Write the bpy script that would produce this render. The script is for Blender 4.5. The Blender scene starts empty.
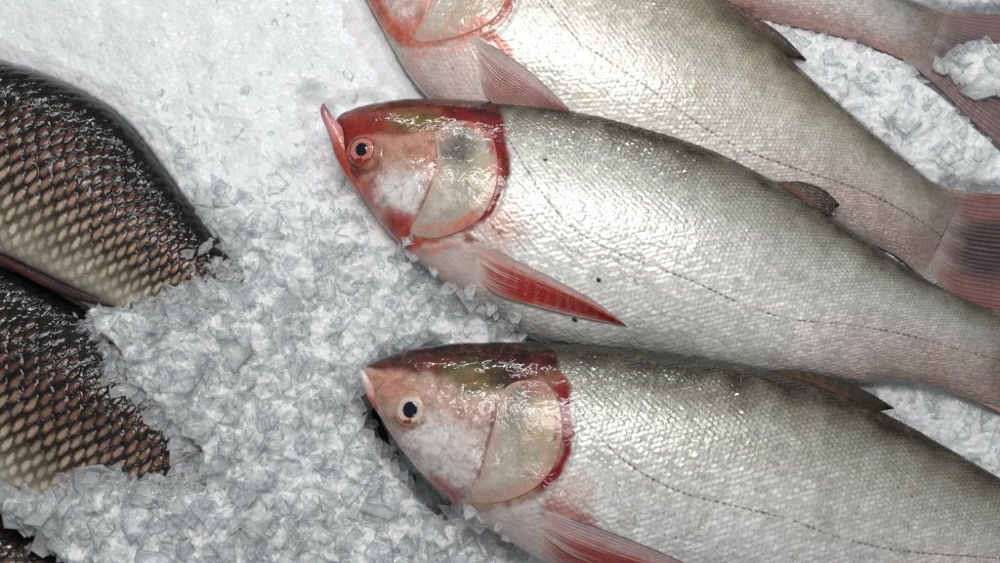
import bpy, math, random
import numpy as np
from mathutils import Vector, Matrix

random.seed(7)
rng = np.random.default_rng(11)
MM = 0.001
scene = bpy.context.scene
COL = scene.collection

# ------------------------------------------------------------------ camera
TILT = math.radians(12.0)
LENS = 45.0
FPX = 1000.0 * LENS / 36.0
DIST = FPX                      # one photograph pixel is one millimetre at the middle of the ice
cam_pos = np.array([0.0, -DIST * math.sin(TILT), DIST * math.cos(TILT)])
cam_fwd = np.array([0.0, math.sin(TILT), -math.cos(TILT)])
cam_up = np.array([0.0, math.cos(TILT), math.sin(TILT)])


def unproj(px, py, z=0.0):
    """point (mm) at height z seen at photograph position px, py"""
    px = np.asarray(px, float); py = np.asarray(py, float)
    dx = px - 500.0; dy = -(py - 281.5)
    d = (cam_fwd[None, :] * FPX + cam_up[None, :] * np.atleast_1d(dy)[:, None])
    d[:, 0] += np.atleast_1d(dx)
    k = (np.atleast_1d(z) - cam_pos[2]) / d[:, 2]
    P = cam_pos[None, :] + d * k[:, None]
    return P[:, :2]


def proj(P):
    v = P - cam_pos
    w = v @ cam_fwd
    return 500 + FPX * v[:, 0] / w, 281.5 - FPX * (v @ cam_up) / w


def lin(c):
    c = np.asarray(c, float) / 255.0
    return np.where(c <= 0.04045, c / 12.92, ((c + 0.055) / 1.055) ** 2.4)


# ------------------------------------------------------------------ numeric helpers
def pchip(x, y):
    x = np.asarray(x, float); y = np.asarray(y, float)
    o = np.argsort(x); x = x[o]; y = y[o]
    h = np.diff(x); dl = np.diff(y) / h
    m = np.zeros_like(y)
    m[0] = dl[0]; m[-1] = dl[-1]
    for i in range(1, len(x) - 1):
        if dl[i - 1] * dl[i] > 0:
            w1 = 2 * h[i] + h[i - 1]; w2 = h[i] + 2 * h[i - 1]
            m[i] = (w1 + w2) / (w1 / dl[i - 1] + w2 / dl[i])

    def f(q):
        q = np.asarray(q, float)
        i = np.clip(np.searchsorted(x, q) - 1, 0, len(x) - 2)
        qq = np.clip(q, x[0], x[-1])
        t = (qq - x[i]) / h[i]
        return ((2 * t**3 - 3 * t**2 + 1) * y[i] + (t**3 - 2 * t**2 + t) * h[i] * m[i]
                + (-2 * t**3 + 3 * t**2) * y[i + 1] + (t**3 - t**2) * h[i] * m[i + 1])
    return f


def hash2(ix, iy, s=0):
    v = np.sin(ix * 127.1 + iy * 311.7 + s * 74.7) * 43758.5453
    return v - np.floor(v)


def vnoise(x, y, s=0):
    ix = np.floor(x); iy = np.floor(y)
    fx = x - ix; fy = y - iy
    fx = fx * fx * (3 - 2 * fx); fy = fy * fy * (3 - 2 * fy)
    a = hash2(ix, iy, s); b = hash2(ix + 1, iy, s)
    c = hash2(ix, iy + 1, s); d = hash2(ix + 1, iy + 1, s)
    return (a * (1 - fx) + b * fx) * (1 - fy) + (c * (1 - fx) + d * fx) * fy


def fbm(x, y, o=4, s=0):
    r = np.zeros_like(x); amp = 0.5; tot = 0
    for k in range(o):
        r += amp * vnoise(x, y, s + k * 13); tot += amp
        x = x * 2.03 + 3.1; y = y * 2.03 + 1.7; amp *= 0.5
    return r / tot


def sstep(e0, e1, x):
    t = np.clip((x - e0) / (e1 - e0 + 1e-9), 0, 1)
    return t * t * (3 - 2 * t)


def poly_dist(X, Y, pts, closed=False):
    """distance to a polyline, and the arc parameter of the nearest point"""
    pts = np.asarray(pts, float)
    best = np.full(X.shape, 1e9); par = np.zeros(X.shape)
    acc = 0.0
    n = len(pts)
    for i in range(n if closed else n - 1):
        a = pts[i]; b = pts[(i + 1) % n]
        ab = b - a; L2 = ab @ ab + 1e-9
        t = np.clip(((X - a[0]) * ab[0] + (Y - a[1]) * ab[1]) / L2, 0, 1)
        d = np.hypot(X - a[0] - t * ab[0], Y - a[1] - t * ab[1])
        m = d < best
        best = np.where(m, d, best)
        par = np.where(m, acc + t * math.sqrt(L2), par)
        acc += math.sqrt(L2)
    return best, par


def inside(X, Y, pts):
    pts = np.asarray(pts, float)
    r = np.zeros(X.shape, bool)
    n = len(pts)
    for i in range(n):
        x0, y0 = pts[i]; x1, y1 = pts[(i + 1) % n]
        if y0 == y1:
            continue
        c = ((y0 > Y) != (y1 > Y)) & (X < (x1 - x0) * (Y - y0) / (y1 - y0) + x0)
        r ^= c
    return r


def smooth_line(pts, n):
    """Catmull-Rom through pts, resampled to n evenly spaced points"""
    p = np.asarray(pts, float)
    q = np.vstack([2 * p[0] - p[1], p, 2 * p[-1] - p[-2]])
    out = []
    for i in range(1, len(q) - 2):
        t = np.linspace(0, 1, 24, endpoint=False)[:, None]
        out.append(0.5 * ((2 * q[i]) + (-q[i - 1] + q[i + 1]) * t + (2 * q[i - 1] - 5 * q[i] + 4 * q[i + 1] - q[i + 2]) * t**2
                          + (-q[i - 1] + 3 * q[i] - 3 * q[i + 1] + q[i + 2]) * t**3))
    out.append(p[-1:])
    c = np.vstack(out)
    s = np.concatenate([[0], np.cumsum(np.linalg.norm(np.diff(c, axis=0), axis=1))])
    u = np.linspace(0, s[-1], n)
    return np.stack([np.interp(u, s, c[:, k]) for k in range(c.shape[1])], 1)


# ------------------------------------------------------------------ mesh helpers
def mesh_obj(name, V, F, mat, parent=None, col=None, par=None, smooth=True):
    """V in mm; F a list of face index arrays, each (n, 3) or (n, 4)"""
    me = bpy.data.meshes.new(name)
    V = np.asarray(V, np.float32) * MM
    me.vertices.add(len(V)); me.vertices.foreach_set('co', V.ravel())
    if not isinstance(F, list):
        F = [F]
    loops = np.concatenate([f.ravel() for f in F]).astype(np.int32)
    tot = np.concatenate([np.full(len(f), f.shape[1]) for f in F]).astype(np.int32)
    start = np.concatenate([[0], np.cumsum(tot)[:-1]]).astype(np.int32)
    me.loops.add(len(loops)); me.loops.foreach_set('vertex_index', loops)
    me.polygons.add(len(tot))
    me.polygons.foreach_set('loop_start', start)
    me.update(calc_edges=True)
    me.validate()
    if smooth:
        me.polygons.foreach_set('use_smooth', np.ones(len(me.polygons), bool))
    for nm, arr in (('Col', col), ('Par', par)):
        if arr is not None:
            at = me.attributes.new(nm, 'FLOAT_COLOR', 'POINT')
            full = np.ones((len(V), 4), np.float32); full[:, :3] = arr[:, :3]
            at.data.foreach_set('color', full.ravel())
    me.materials.append(mat)
    o = bpy.data.objects.new(name, me)
    COL.objects.link(o)
    if parent is not None:
        o.parent = parent
    return o


def grid_faces(nu, nv, wrap=False, off=0):
    i = np.arange(nu - 1)[:, None]; j = np.arange(nv if wrap else nv - 1)[None, :]
    a = i * nv + j; b = i * nv + (j + 1) % nv
    c = (i + 1) * nv + (j + 1) % nv; d = (i + 1) * nv + j
    return (np.stack([a, d, c, b], -1).reshape(-1, 4) + off)


def tube(path, rad, n=20, flat=1.0):
    """closed tapered tube along path (k,3), flattened in z by flat"""
    P = np.asarray(path, float); k = len(P)
    T = np.gradient(P, axis=0); T /= np.linalg.norm(T, axis=1)[:, None]
    N = np.cross(T, [0, 0, 1.0]); N /= np.linalg.norm(N, axis=1)[:, None] + 1e-9
    B = np.cross(N, T)
    th = np.linspace(0, 2 * np.pi, n, endpoint=False)
    V = (P[:, None] + N[:, None] * (rad[:, None] * np.cos(th))[..., None] + B[:, None] * (rad[:, None] * np.sin(th) * flat)[..., None])
    V = V.reshape(-1, 3)
    F = grid_faces(k, n, True)
    c0 = len(V); V = np.vstack([V, P[:1], P[-1:]])
    j = np.arange(n)
    t0 = np.stack([np.full(n, c0), j, (j + 1) % n], 1)
    t1 = np.stack([np.full(n, c0 + 1), (k - 1) * n + (j + 1) % n, (k - 1) * n + j], 1)
    return V, [F, t0, t1]


# ------------------------------------------------------------------ materials
def new_mat(name):
    m = bpy.data.materials.new(name); m.use_nodes = True
    nt = m.node_tree; nt.nodes.clear()
    out = nt.nodes.new('ShaderNodeOutputMaterial')
    b = nt.nodes.new('ShaderNodeBsdfPrincipled')
    nt.links.new(b.outputs[0], out.inputs[0])
    return m, nt, b, out


def noise_node(nt, scale, detail=4, rough=0.55, dist=0.0, vec=None):
    n = nt.nodes.new('ShaderNodeTexNoise')
    n.inputs['Scale'].default_value = scale; n.inputs['Detail'].default_value = detail
    n.inputs['Roughness'].default_value = rough; n.inputs['Distortion'].default_value = dist
    if vec is not None:
        nt.links.new(vec, n.inputs['Vector'])
    return n


def bump_node(nt, h, strength, dist, nrm=None):
    b = nt.nodes.new('ShaderNodeBump')
    b.inputs['Strength'].default_value = strength; b.inputs['Distance'].default_value = dist
    nt.links.new(h, b.inputs['Height'])
    if nrm is not None:
        nt.links.new(nrm, b.inputs['Normal'])
    return b


def skin_material(name, coat=0.6, coat_rough=0.07, wrinkle=0.5, fine=0.25, spec=0.12, sss=0.0):
    """wet fish skin: pigment and silver from attributes, mottling and slime wrinkles from noise"""
    m, nt, b, out = new_mat(name)
    tc = nt.nodes.new('ShaderNodeTexCoord')
    ca = nt.nodes.new('ShaderNodeAttribute'); ca.attribute_name = 'Col'
    pa = nt.nodes.new('ShaderNodeAttribute'); pa.attribute_name = 'Par'
    sp = nt.nodes.new('ShaderNodeSeparateColor'); nt.links.new(pa.outputs['Color'], sp.inputs[0])
    n1 = noise_node(nt, 70, 5, 0.6, 0.3, tc.outputs['Object'])
    n2 = noise_node(nt, 480, 3, 0.6, 0.0, tc.outputs['Object'])
    mp = nt.nodes.new('ShaderNodeMapRange')
    mp.inputs['From Min'].default_value = 0.3; mp.inputs['From Max'].default_value = 0.7
    mp.inputs['To Min'].default_value = 0.84; mp.inputs['To Max'].default_value = 1.12
    nt.links.new(n1.outputs[0], mp.inputs['Value'])
    mp2 = nt.nodes.new('ShaderNodeMapRange')
    mp2.inputs['From Min'].default_value = 0.3; mp2.inputs['From Max'].default_value = 0.7
    mp2.inputs['To Min'].default_value = 0.9; mp2.inputs['To Max'].default_value = 1.1
    nt.links.new(n2.outputs[0], mp2.inputs['Value'])
    mu = nt.nodes.new('ShaderNodeMath'); mu.operation = 'MULTIPLY'
    nt.links.new(mp.outputs[0], mu.inputs[0]); nt.links.new(mp2.outputs[0], mu.inputs[1])
    vm = nt.nodes.new('ShaderNodeVectorMath'); vm.operation = 'SCALE'
    nt.links.new(ca.outputs['Color'], vm.inputs[0]); nt.links.new(mu.outputs[0], vm.inputs['Scale'])
    nt.links.new(vm.outputs[0], b.inputs['Base Color'])
    nt.links.new(sp.outputs[0], b.inputs['Metallic'])
    nt.links.new(sp.outputs[1], b.inputs['Roughness'])
    bf = bump_node(nt, n2.outputs[0], fine, 0.0006)
    nt.links.new(bf.outputs[0], b.inputs['Normal'])
    n3 = noise_node(nt, 95, 2.5, 0.5, 0.9, tc.outputs['Object'])
    bc = bump_node(nt, n3.outputs[0], wrinkle, 0.0022)
    b.inputs['Coat Weight'].default_value = coat
    b.inputs['Coat Roughness'].default_value = coat_rough
    b.inputs['Coat IOR'].default_value = 1.42
    nt.links.new(bc.outputs[0], b.inputs['Coat Normal'])
    b.inputs['Specular IOR Level'].default_value = spec
    if sss:
        b.inputs['Subsurface Weight'].default_value = sss
        b.inputs['Subsurface Radius'].default_value = (0.008, 0.003, 0.002)
        b.inputs['Subsurface Scale'].default_value = 0.5
    return m


SILVER = skin_material('silver_fish_skin', 1.0, 0.03, 0.34, 0.08)
DARK = skin_material('dark_fish_skin', 0.75, 0.03, 0.3, 0.3, 0.08)
HEADM = skin_material('wet_gill_cover', 1.0, 0.025, 0.55, 0.15)
FINM = skin_material('wet_fin', 0.5, 0.1, 0.3, 0.2)
EYEM = skin_material('eye_jelly', 1.0, 0.02, 0.04, 0.05)


def pupil_material():
    m, nt, b, out = new_mat('black_pupil')
    n = noise_node(nt, 300)
    cr = nt.nodes.new('ShaderNodeValToRGB')
    cr.color_ramp.elements[0].color = (0.004, 0.005, 0.01, 1); cr.color_ramp.elements[1].color = (0.012, 0.014, 0.03, 1)
    nt.links.new(n.outputs[0], cr.inputs[0]); nt.links.new(cr.outputs[0], b.inputs['Base Color'])
    b.inputs['Roughness'].default_value = 0.12; b.inputs['Coat Weight'].default_value = 1
    b.inputs['Coat Roughness'].default_value = 0.02
    return m


PUPILM = pupil_material()


def ice_bed_material():
    m, nt, b, out = new_mat('packed_ice')
    tc = nt.nodes.new('ShaderNodeTexCoord')
    pa = nt.nodes.new('ShaderNodeAttribute'); pa.attribute_name = 'Par'
    sp = nt.nodes.new('ShaderNodeSeparateColor'); nt.links.new(pa.outputs['Color'], sp.inputs[0])
    n1 = noise_node(nt, 35, 6, 0.62, 0.6, tc.outputs['Object'])
    cr = nt.nodes.new('ShaderNodeValToRGB')
    cr.color_ramp.elements[0].position = 0.3; cr.color_ramp.elements[0].color = (0.76, 0.78, 0.787, 1)
    cr.color_ramp.elements[1].position = 0.68; cr.color_ramp.elements[1].color = (0.885, 0.90, 0.905, 1)
    nt.links.new(n1.outputs[0], cr.inputs[0])
    nt.links.new(cr.outputs[0], b.inputs['Base Color'])
    b.inputs['Roughness'].default_value = 0.38
    b.inputs['IOR'].default_value = 1.31
    b.inputs['Subsurface Weight'].default_value = 0.6
    b.inputs['Subsurface Radius'].default_value = (0.010, 0.012, 0.013)
    b.inputs['Subsurface Scale'].default_value = 1.5
    b.inputs['Coat Weight'].default_value = 0.6; b.inputs['Coat Roughness'].default_value = 0.12; b.inputs['Coat IOR'].default_value = 1.31
    v = nt.nodes.new('ShaderNodeTexVoronoi'); v.feature = 'F1'; v.inputs['Scale'].default_value = 150
    nw = noise_node(nt, 60, 3, 0.6, 0.0, tc.outputs['Object'])
    mx = nt.nodes.new('ShaderNodeVectorMath'); mx.operation = 'MULTIPLY_ADD'
    nt.links.new(nw.outputs['Color'], mx.inputs[0]); mx.inputs[1].default_value = (0.03, 0.03, 0.03)
    nt.links.new(tc.outputs['Object'], mx.inputs[2])
    nt.links.new(mx.outputs[0], v.inputs['Vector'])
    n2 = noise_node(nt, 220, 5, 0.65, 0.5, tc.outputs['Object'])
    ad = nt.nodes.new('ShaderNodeMath'); ad.operation = 'MULTIPLY_ADD'
    nt.links.new(v.outputs['Distance'], ad.inputs[0]); ad.inputs[1].default_value = 0.8
    nt.links.new(n2.outputs[0], ad.inputs[2])
    bp = bump_node(nt, ad.outputs[0], 0.42, 0.003)
    nt.links.new(bp.outputs[0], b.inputs['Normal'])
    return m


def ice_chip_material(name, clear0, clear1, white, rough):
    """part clear, part milky ice"""
    m, nt, b, out = new_mat(name)
    tc = nt.nodes.new('ShaderNodeTexCoord')
    n1 = noise_node(nt, 140, 4, 0.6, 0.6, tc.outputs['Object'])
    cr = nt.nodes.new('ShaderNodeValToRGB')
    cr.color_ramp.elements[0].position = 0.3; cr.color_ramp.elements[0].color = (white * 0.9, white * 0.915, white * 0.92, 1)
    cr.color_ramp.elements[1].position = 0.7; cr.color_ramp.elements[1].color = (white, white, white, 1)
    nt.links.new(n1.outputs[0], cr.inputs[0])
    b.inputs['Roughness'].default_value = rough
    b.inputs['IOR'].default_value = 1.36
    nt.links.new(cr.outputs[0], b.inputs['Base Color'])
    n2 = noise_node(nt, 260, 4, 0.6, 0.4, tc.outputs['Object'])
    bp = bump_node(nt, n2.outputs[0], 0.3, 0.002)
    nt.links.new(bp.outputs[0], b.inputs['Normal'])
    tl = nt.nodes.new('ShaderNodeBsdfTranslucent'); tl.inputs[0].default_value = (0.95, 0.96, 0.965, 1)
    tr = nt.nodes.new('ShaderNodeBsdfTransparent'); tr.inputs[0].default_value = (0.985, 0.992, 0.995, 1)
    m1 = nt.nodes.new('ShaderNodeMixShader'); m1.inputs[0].default_value = 0.3
    nt.links.new(b.outputs[0], m1.inputs[1]); nt.links.new(tl.outputs[0], m1.inputs[2])
    m2 = nt.nodes.new('ShaderNodeMixShader')
    n3 = noise_node(nt, 70, 3, 0.6, 0.3, tc.outputs['Object'])
    mr = nt.nodes.new('ShaderNodeMapRange')
    mr.inputs['From Min'].default_value = 0.35; mr.inputs['From Max'].default_value = 0.65
    mr.inputs['To Min'].default_value = clear0; mr.inputs['To Max'].default_value = clear1
    nt.links.new(n3.outputs[0], mr.inputs['Value'])
    # broken edges are frosted, the middles clear
    pa = nt.nodes.new('ShaderNodeAttribute'); pa.attribute_name = 'Par'
    sp = nt.nodes.new('ShaderNodeSeparateColor'); nt.links.new(pa.outputs['Color'], sp.inputs[0])
    pw = nt.nodes.new('ShaderNodeMath'); pw.operation = 'POWER'; nt.links.new(sp.outputs[0], pw.inputs[0]); pw.inputs[1].default_value = 1.6
    sb = nt.nodes.new('ShaderNodeMath'); sb.operation = 'MULTIPLY_ADD'; nt.links.new(pw.outputs[0], sb.inputs[0]); sb.inputs[1].default_value = -0.62
    sb.use_clamp = True
    nt.links.new(mr.outputs[0], sb.inputs[2]); nt.links.new(sb.outputs[0], m2.inputs[0])
    nt.links.new(m1.outputs[0], m2.inputs[1]); nt.links.new(tr.outputs[0], m2.inputs[2])
    fn = nt.nodes.new('ShaderNodeFresnel'); fn.inputs['IOR'].default_value = 1.36; nt.links.new(bp.outputs[0], fn.inputs['Normal'])
    gl = nt.nodes.new('ShaderNodeBsdfGlossy'); gl.inputs['Roughness'].default_value = 0.1; nt.links.new(bp.outputs[0], gl.inputs['Normal'])
    ge = nt.nodes.new('ShaderNodeNewGeometry')
    fm = nt.nodes.new('ShaderNodeMath'); fm.operation = 'MULTIPLY_ADD'; fm.use_clamp = True      # only where light enters the chip, not where it leaves
    nt.links.new(ge.outputs['Backfacing'], fm.inputs[0]); fm.inputs[1].default_value = -1.0; nt.links.new(fn.outputs[0], fm.inputs[2])
    m3 = nt.nodes.new('ShaderNodeMixShader'); nt.links.new(fm.outputs[0], m3.inputs[0])
    nt.links.new(m2.outputs[0], m3.inputs[1]); nt.links.new(gl.outputs[0], m3.inputs[2])
    nt.links.new(m3.outputs[0], out.inputs[0])
    return m


def plain_material(name, c0, c1, scale, rough):
    m, nt, b, out = new_mat(name)
    n = noise_node(nt, scale)
    cr = nt.nodes.new('ShaderNodeValToRGB')
    cr.color_ramp.elements[0].color = (*c0, 1); cr.color_ramp.elements[1].color = (*c1, 1)
    nt.links.new(n.outputs[0], cr.inputs[0]); nt.links.new(cr.outputs[0], b.inputs['Base Color'])
    b.inputs['Roughness'].default_value = rough
    return m


ICE_BED = ice_bed_material()
ICE_CHIP = ice_chip_material('clear_ice_chip', 0.76, 0.985, 1.0, 0.12)
TRAYM = plain_material('dark_tray_plastic', (0.006, 0.006, 0.007), (0.014, 0.013, 0.012), 40, 0.6)


# ------------------------------------------------------------------ fish body
class Fish:
    def __init__(s, name, origin, ang, dors, vent, zc, thick, p=1.0, label='', group=''):
        s.name = name; s.zc = zc; s.p = p
        t = math.radians(ang)
        s.ex = np.array([math.cos(t), -math.sin(t)]); s.ey = np.array([math.sin(t), math.cos(t)])
        s.O = unproj(origin[0], origin[1], zc)[0]
        d = np.array(dors, float); v = np.array(vent, float)
        da, db = s.frame(unproj(d[:, 0], d[:, 1], zc)); va, vb = s.frame(unproj(v[:, 0], v[:, 1], zc))
        s.a0 = max(da.min(), va.min()); s.a1 = min(da.max(), va.max())
        s.fd = pchip(da, db); s.fv = pchip(va, vb)
        fr = np.array([q[0] for q in thick]); tv = np.array([q[1] for q in thick])
        s.ft = pchip(s.a0 + fr * (s.a1 - s.a0), tv)
        s.root = bpy.data.objects.new(name, None); COL.objects.link(s.root)
        s.root.empty_display_size = 0.05
        s.root['label'] = label; s.root['category'] = 'fish'; s.root['group'] = group
        s.hmax = max(s.fd(q) - s.fv(q) for q in np.linspace(s.a0, s.a1, 60))

    def frame(s, XY):
        r = XY - s.O
        return r @ s.ex, r @ s.ey

    def world(s, a, b):
        return s.O + np.outer(a, s.ex) + np.outer(b, s.ey)

    def section(s, a):
        d = s.fd(a); v = s.fv(a)
        return (d + v) / 2, np.maximum((d - v) / 2, 0.05), s.ft(a)

    def top(s, XY):
        """height of the upper flank above XY, and cos of the section angle; nan outside"""
        a, b = s.frame(XY)
        m, h, t = s.section(a)
        c = (b - m) / h
        ok = (a > s.a0) & (a < s.a1) & (np.abs(c) < 1)
        z = s.zc + t * np.power(np.clip(1 - c * c, 0, 1), s.p / 2)
        return np.where(ok, z, np.nan), c, a

    def surf(s, px, py):
        """points on the flank seen at these photograph positions"""
        px = np.atleast_1d(np.asarray(px, float)); py = np.atleast_1d(np.asarray(py, float))
        z = np.full(px.shape, s.zc, float)
        for _ in range(5):
            XY = unproj(px, py, z)
            zz, _, _ = s.top(XY)
            z = np.where(np.isnan(zz), s.zc, zz)
        return np.column_stack([unproj(px, py, z), z])

    def outline(s, n=90):
        a = np.linspace(s.a0, s.a1, n)
        return np.vstack([s.world(a, s.fd(a)), s.world(a, s.fv(a))[::-1]])

    def bands(s, fine=0.8, coarse=7.0):
        out = []; a = s.a0
        while a < s.a1:
            out.append(a)
            m, h, t = s.section(a)
            P = np.column_stack([s.world(np.full(3, a), np.array([m - h, m, m + h])), np.full(3, s.zc)])
            x, y = proj(P)
            vis = (x.max() > -25) & (x.min() < 1025) & (y.max() > -25) & (y.min() < 590)
            st = fine if vis else coarse
            if a - s.a0 < 4: st = 0.25
            elif a - s.a0 < 12: st = min(st, 0.6)
            a += st
        out.append(s.a1)
        return np.array(out)


def scales(S, W):
    """imbricated scales. returns tilt height 0..1, distance inside the free edge, scale hash, across offset"""
    ps, pw, rS, rW = 0.5, 1.0, 0.80, 0.60
    h = np.zeros_like(S); e = np.zeros_like(S); idh = np.zeros_like(S); dw = np.zeros_like(S); ds = np.zeros_like(S)
    k0 = np.floor(S / ps)
    for dk in range(2, -3, -1):
        k = k0 + dk
        off = 0.5 * np.mod(k, 2)
        n = np.round(W - off)
        cw = n + off; cs = k * ps
        js = (hash2(k, n, 3) - 0.5) * 0.10; jw = (hash2(k, n, 5) - 0.5) * 0.08
        x = (S - cs - js) / rS; y = (W - cw - jw) / rW
        r = np.sqrt(x * x + y * y)
        mk = r < 1
        h = np.where(mk, 0.5 + 0.5 * x, h); e = np.where(mk, 1 - r, e)
        idh = np.where(mk, hash2(k, n, 9), idh); dw = np.where(mk, y, dw); ds = np.where(mk, x, ds)
    return h, e, idh, dw, ds


def mixc(col, c, w):
    w = np.clip(w, 0, 1)[:, None]
    c = np.asarray(c)
    return col * (1 - w) + (c if c.ndim == 2 else c[None, :]) * w


def build_body(f, paint, kind, pitch, amp, nphi=330, nlow=60, fine=0.8, seed=0, head_a=None, disp=None):
    a = f.bands(fine)
    na = len(a)
    ph = np.concatenate([np.linspace(0, np.pi, nphi), np.linspace(np.pi, 2 * np.pi, nlow + 2)[1:-1]])
    nv = len(ph)
    m, h, t = f.section(a)
    cb = m[:, None] + h[:, None] * np.cos(ph)[None, :]
    sn = np.sin(ph)
    cz = t[:, None] * np.sign(sn)[None, :] * np.power(np.abs(sn), f.p)[None, :]
    A = np.repeat(a[:, None], nv, 1)
    XY = f.world(A.ravel(), cb.ravel())
    P = np.column_stack([XY, f.zc + cz.ravel()]).reshape(na, nv, 3)
    du = np.gradient(P, axis=0)
    dv = np.roll(P, -1, 1) - np.roll(P, 1, 1)
    N = np.cross(dv, du); N /= np.linalg.norm(N, axis=2)[..., None] + 1e-9
    cen = np.column_stack([f.world(a, m), np.full(na, f.zc)])
    sg = np.sign(((P - cen[:, None]) * N).sum(2).mean())
    N *= sg
    # arc length across, kept to a constant number of scale rows
    seg = np.linalg.norm(np.diff(P[:, :nphi], axis=1), axis=2)
    arc = np.concatenate([np.zeros((na, 1)), np.cumsum(seg, 1)], 1)
    arc = arc / (arc[:, -1:] + 1e-6)
    rows = 2.05 * f.hmax / 2 * 1.18 / pitch[1]
    W = np.zeros((na, nv)); W[:, :nphi] = (arc - 0.5) * rows * 1.0
    W[:, :nphi] *= (0.5 + 0.5 * np.clip(2 * h / f.hmax, 0, 1))[:, None]
    W[:, nphi:] = W[:, nphi - 1:nphi] + np.arange(1, nlow + 1)[None, :] * (rows / nlow)
    hh = 2 * h / f.hmax
    dS = np.gradient(a) / (pitch[0] * (0.45 + 0.55 * np.clip(hh, 0.15, 1)))
    S = np.repeat((np.cumsum(dS))[:, None], nv, 1)
    S = S + 0.5 * np.sin(W * 0.13 + seed)     # rows wander slightly
    Pf = P.reshape(-1, 3); Sf = S.ravel(); Wf = W.ravel()
    sc = scales(Sf, Wf)
    c = np.cos(np.repeat(ph[None, :], na, 0)).ravel()
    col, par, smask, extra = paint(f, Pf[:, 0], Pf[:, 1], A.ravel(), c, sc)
    hgt, edge, idh, dw, ds = sc
    D = amp * smask * ((hgt - 0.5) + 0.7 * (idh - 0.5) * dw + 0.5 * (hash2(np.floor(idh * 997), idh * 0, 2) - 0.5) * ds) + extra
    if disp is not None:
        D = D + disp(f, Pf[:, 0], Pf[:, 1], c)
    V = Pf + N.reshape(-1, 3) * D[:, None]
    F = [grid_faces(na, nv, True)]
    n0 = len(V)
    cap0 = np.array([*f.world([f.a0 - 0.05], [m[0]])[0], f.zc]); cap1 = np.array([*f.world([f.a1 + 2.0], [m[-1]])[0], f.zc])
    V = np.vstack([V, cap0, cap1])
    j = np.arange(nv)
    F.append(np.stack([np.full(nv, n0), j, (j + 1) % nv], 1))
    F.append(np.stack([np.full(nv, n0 + 1), (na - 1) * nv + (j + 1) % nv, (na - 1) * nv + j], 1))
    col = np.vstack([col, col[:1], col[-1:]]); par = np.vstack([par, par[:1], par[-1:]])
    return mesh_obj('body', V, F, DARK if kind == 'dark' else SILVER, f.root, col, par)


# ------------------------------------------------------------------ pigment
class Painter:
    """soft spots, strokes and patches of pigment laid on a fish's own flank, in mm"""
    def __init__(s, f, X, Y, warp=3.0, seed=0):
        s.f = f
        s.X = X + (fbm(X / 9.0, Y / 9.0, 4, seed) - 0.5) * 2 * warp + (fbm(X / 30.0, Y / 30.0, 2, seed + 50) - 0.5) * 2 * warp
        s.Y = Y + (fbm(X / 9.0 + 40, Y / 9.0, 4, seed + 5) - 0.5) * 2 * warp + (fbm(X / 30.0, Y / 30.0 + 9, 2, seed + 70) - 0.5) * 2 * warp
        s.X0 = X; s.Y0 = Y
        vw = 1 - np.abs(fbm(X / 16.0 + 0.35 * fbm(X / 5, Y / 5, 2, 3), Y / 16.0, 4, seed + 33) - 0.5) * 2
        s.veins = sstep(0.93, 0.985, vw)
        s.n = (fbm(X / 5.0, Y / 5.0, 5, seed + 90) - 0.5) * 0.65 + (fbm(X / 16.0, Y / 16.0, 3, seed + 95) - 0.5) * 0.9

    def rag(s, w):
        return np.clip(w + s.n * 4.2 * w * (1 - w), 0, 1)

    def pts(s, p):
        p = np.asarray(p, float)
        return s.f.surf(p[:, 0], p[:, 1])[:, :2]

    def blob(s, x, y, rx, ry, ang=0, soft=0.6):
        q = s.pts([(x, y)])[0]
        t = math.radians(-ang)
        u = ((s.X - q[0]) * math.cos(t) + (s.Y - q[1]) * math.sin(t)) / rx
        v = (-(s.X - q[0]) * math.sin(t) + (s.Y - q[1]) * math.cos(t)) / ry
        return s.rag(sstep(1 + soft, 1 - soft, np.hypot(u, v)))

    def stroke(s, p, w, soft=0.7, raw=False):
        q = smooth_line(s.pts(p), 40)
        d, par = poly_dist(s.X0 if raw else s.X, s.Y0 if raw else s.Y, q)
        if raw:
            L = par.max() + 1e-6
            return np.exp(-(d / w) ** 2) * sstep(0, 0.25 * L, par) * sstep(L, 0.75 * L, par)
        L = par.max() + 1e-6
        return s.rag(sstep(w * (1 + soft), w * (1 - soft), d) * sstep(-0.03 * L, 0.16 * L, par) * sstep(1.03 * L, 0.84 * L, par))

    def area(s, p, soft=3.0, raw=False):
        q = smooth_line(s.pts(list(p) + [p[0]]), 70)
        X = s.X0 if raw else s.X; Y = s.Y0 if raw else s.Y
        d, _ = poly_dist(X, Y, q)
        d = np.where(inside(X, Y, q), d, -d)
        w = sstep(-soft, soft, d)
        return w if raw else s.rag(w)


def ramp(x, xs, cols):
    cs = np.array([lin(c) for c in cols])
    return np.stack([np.interp(x, xs, cs[:, k]) for k in range(3)], 1)


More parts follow.
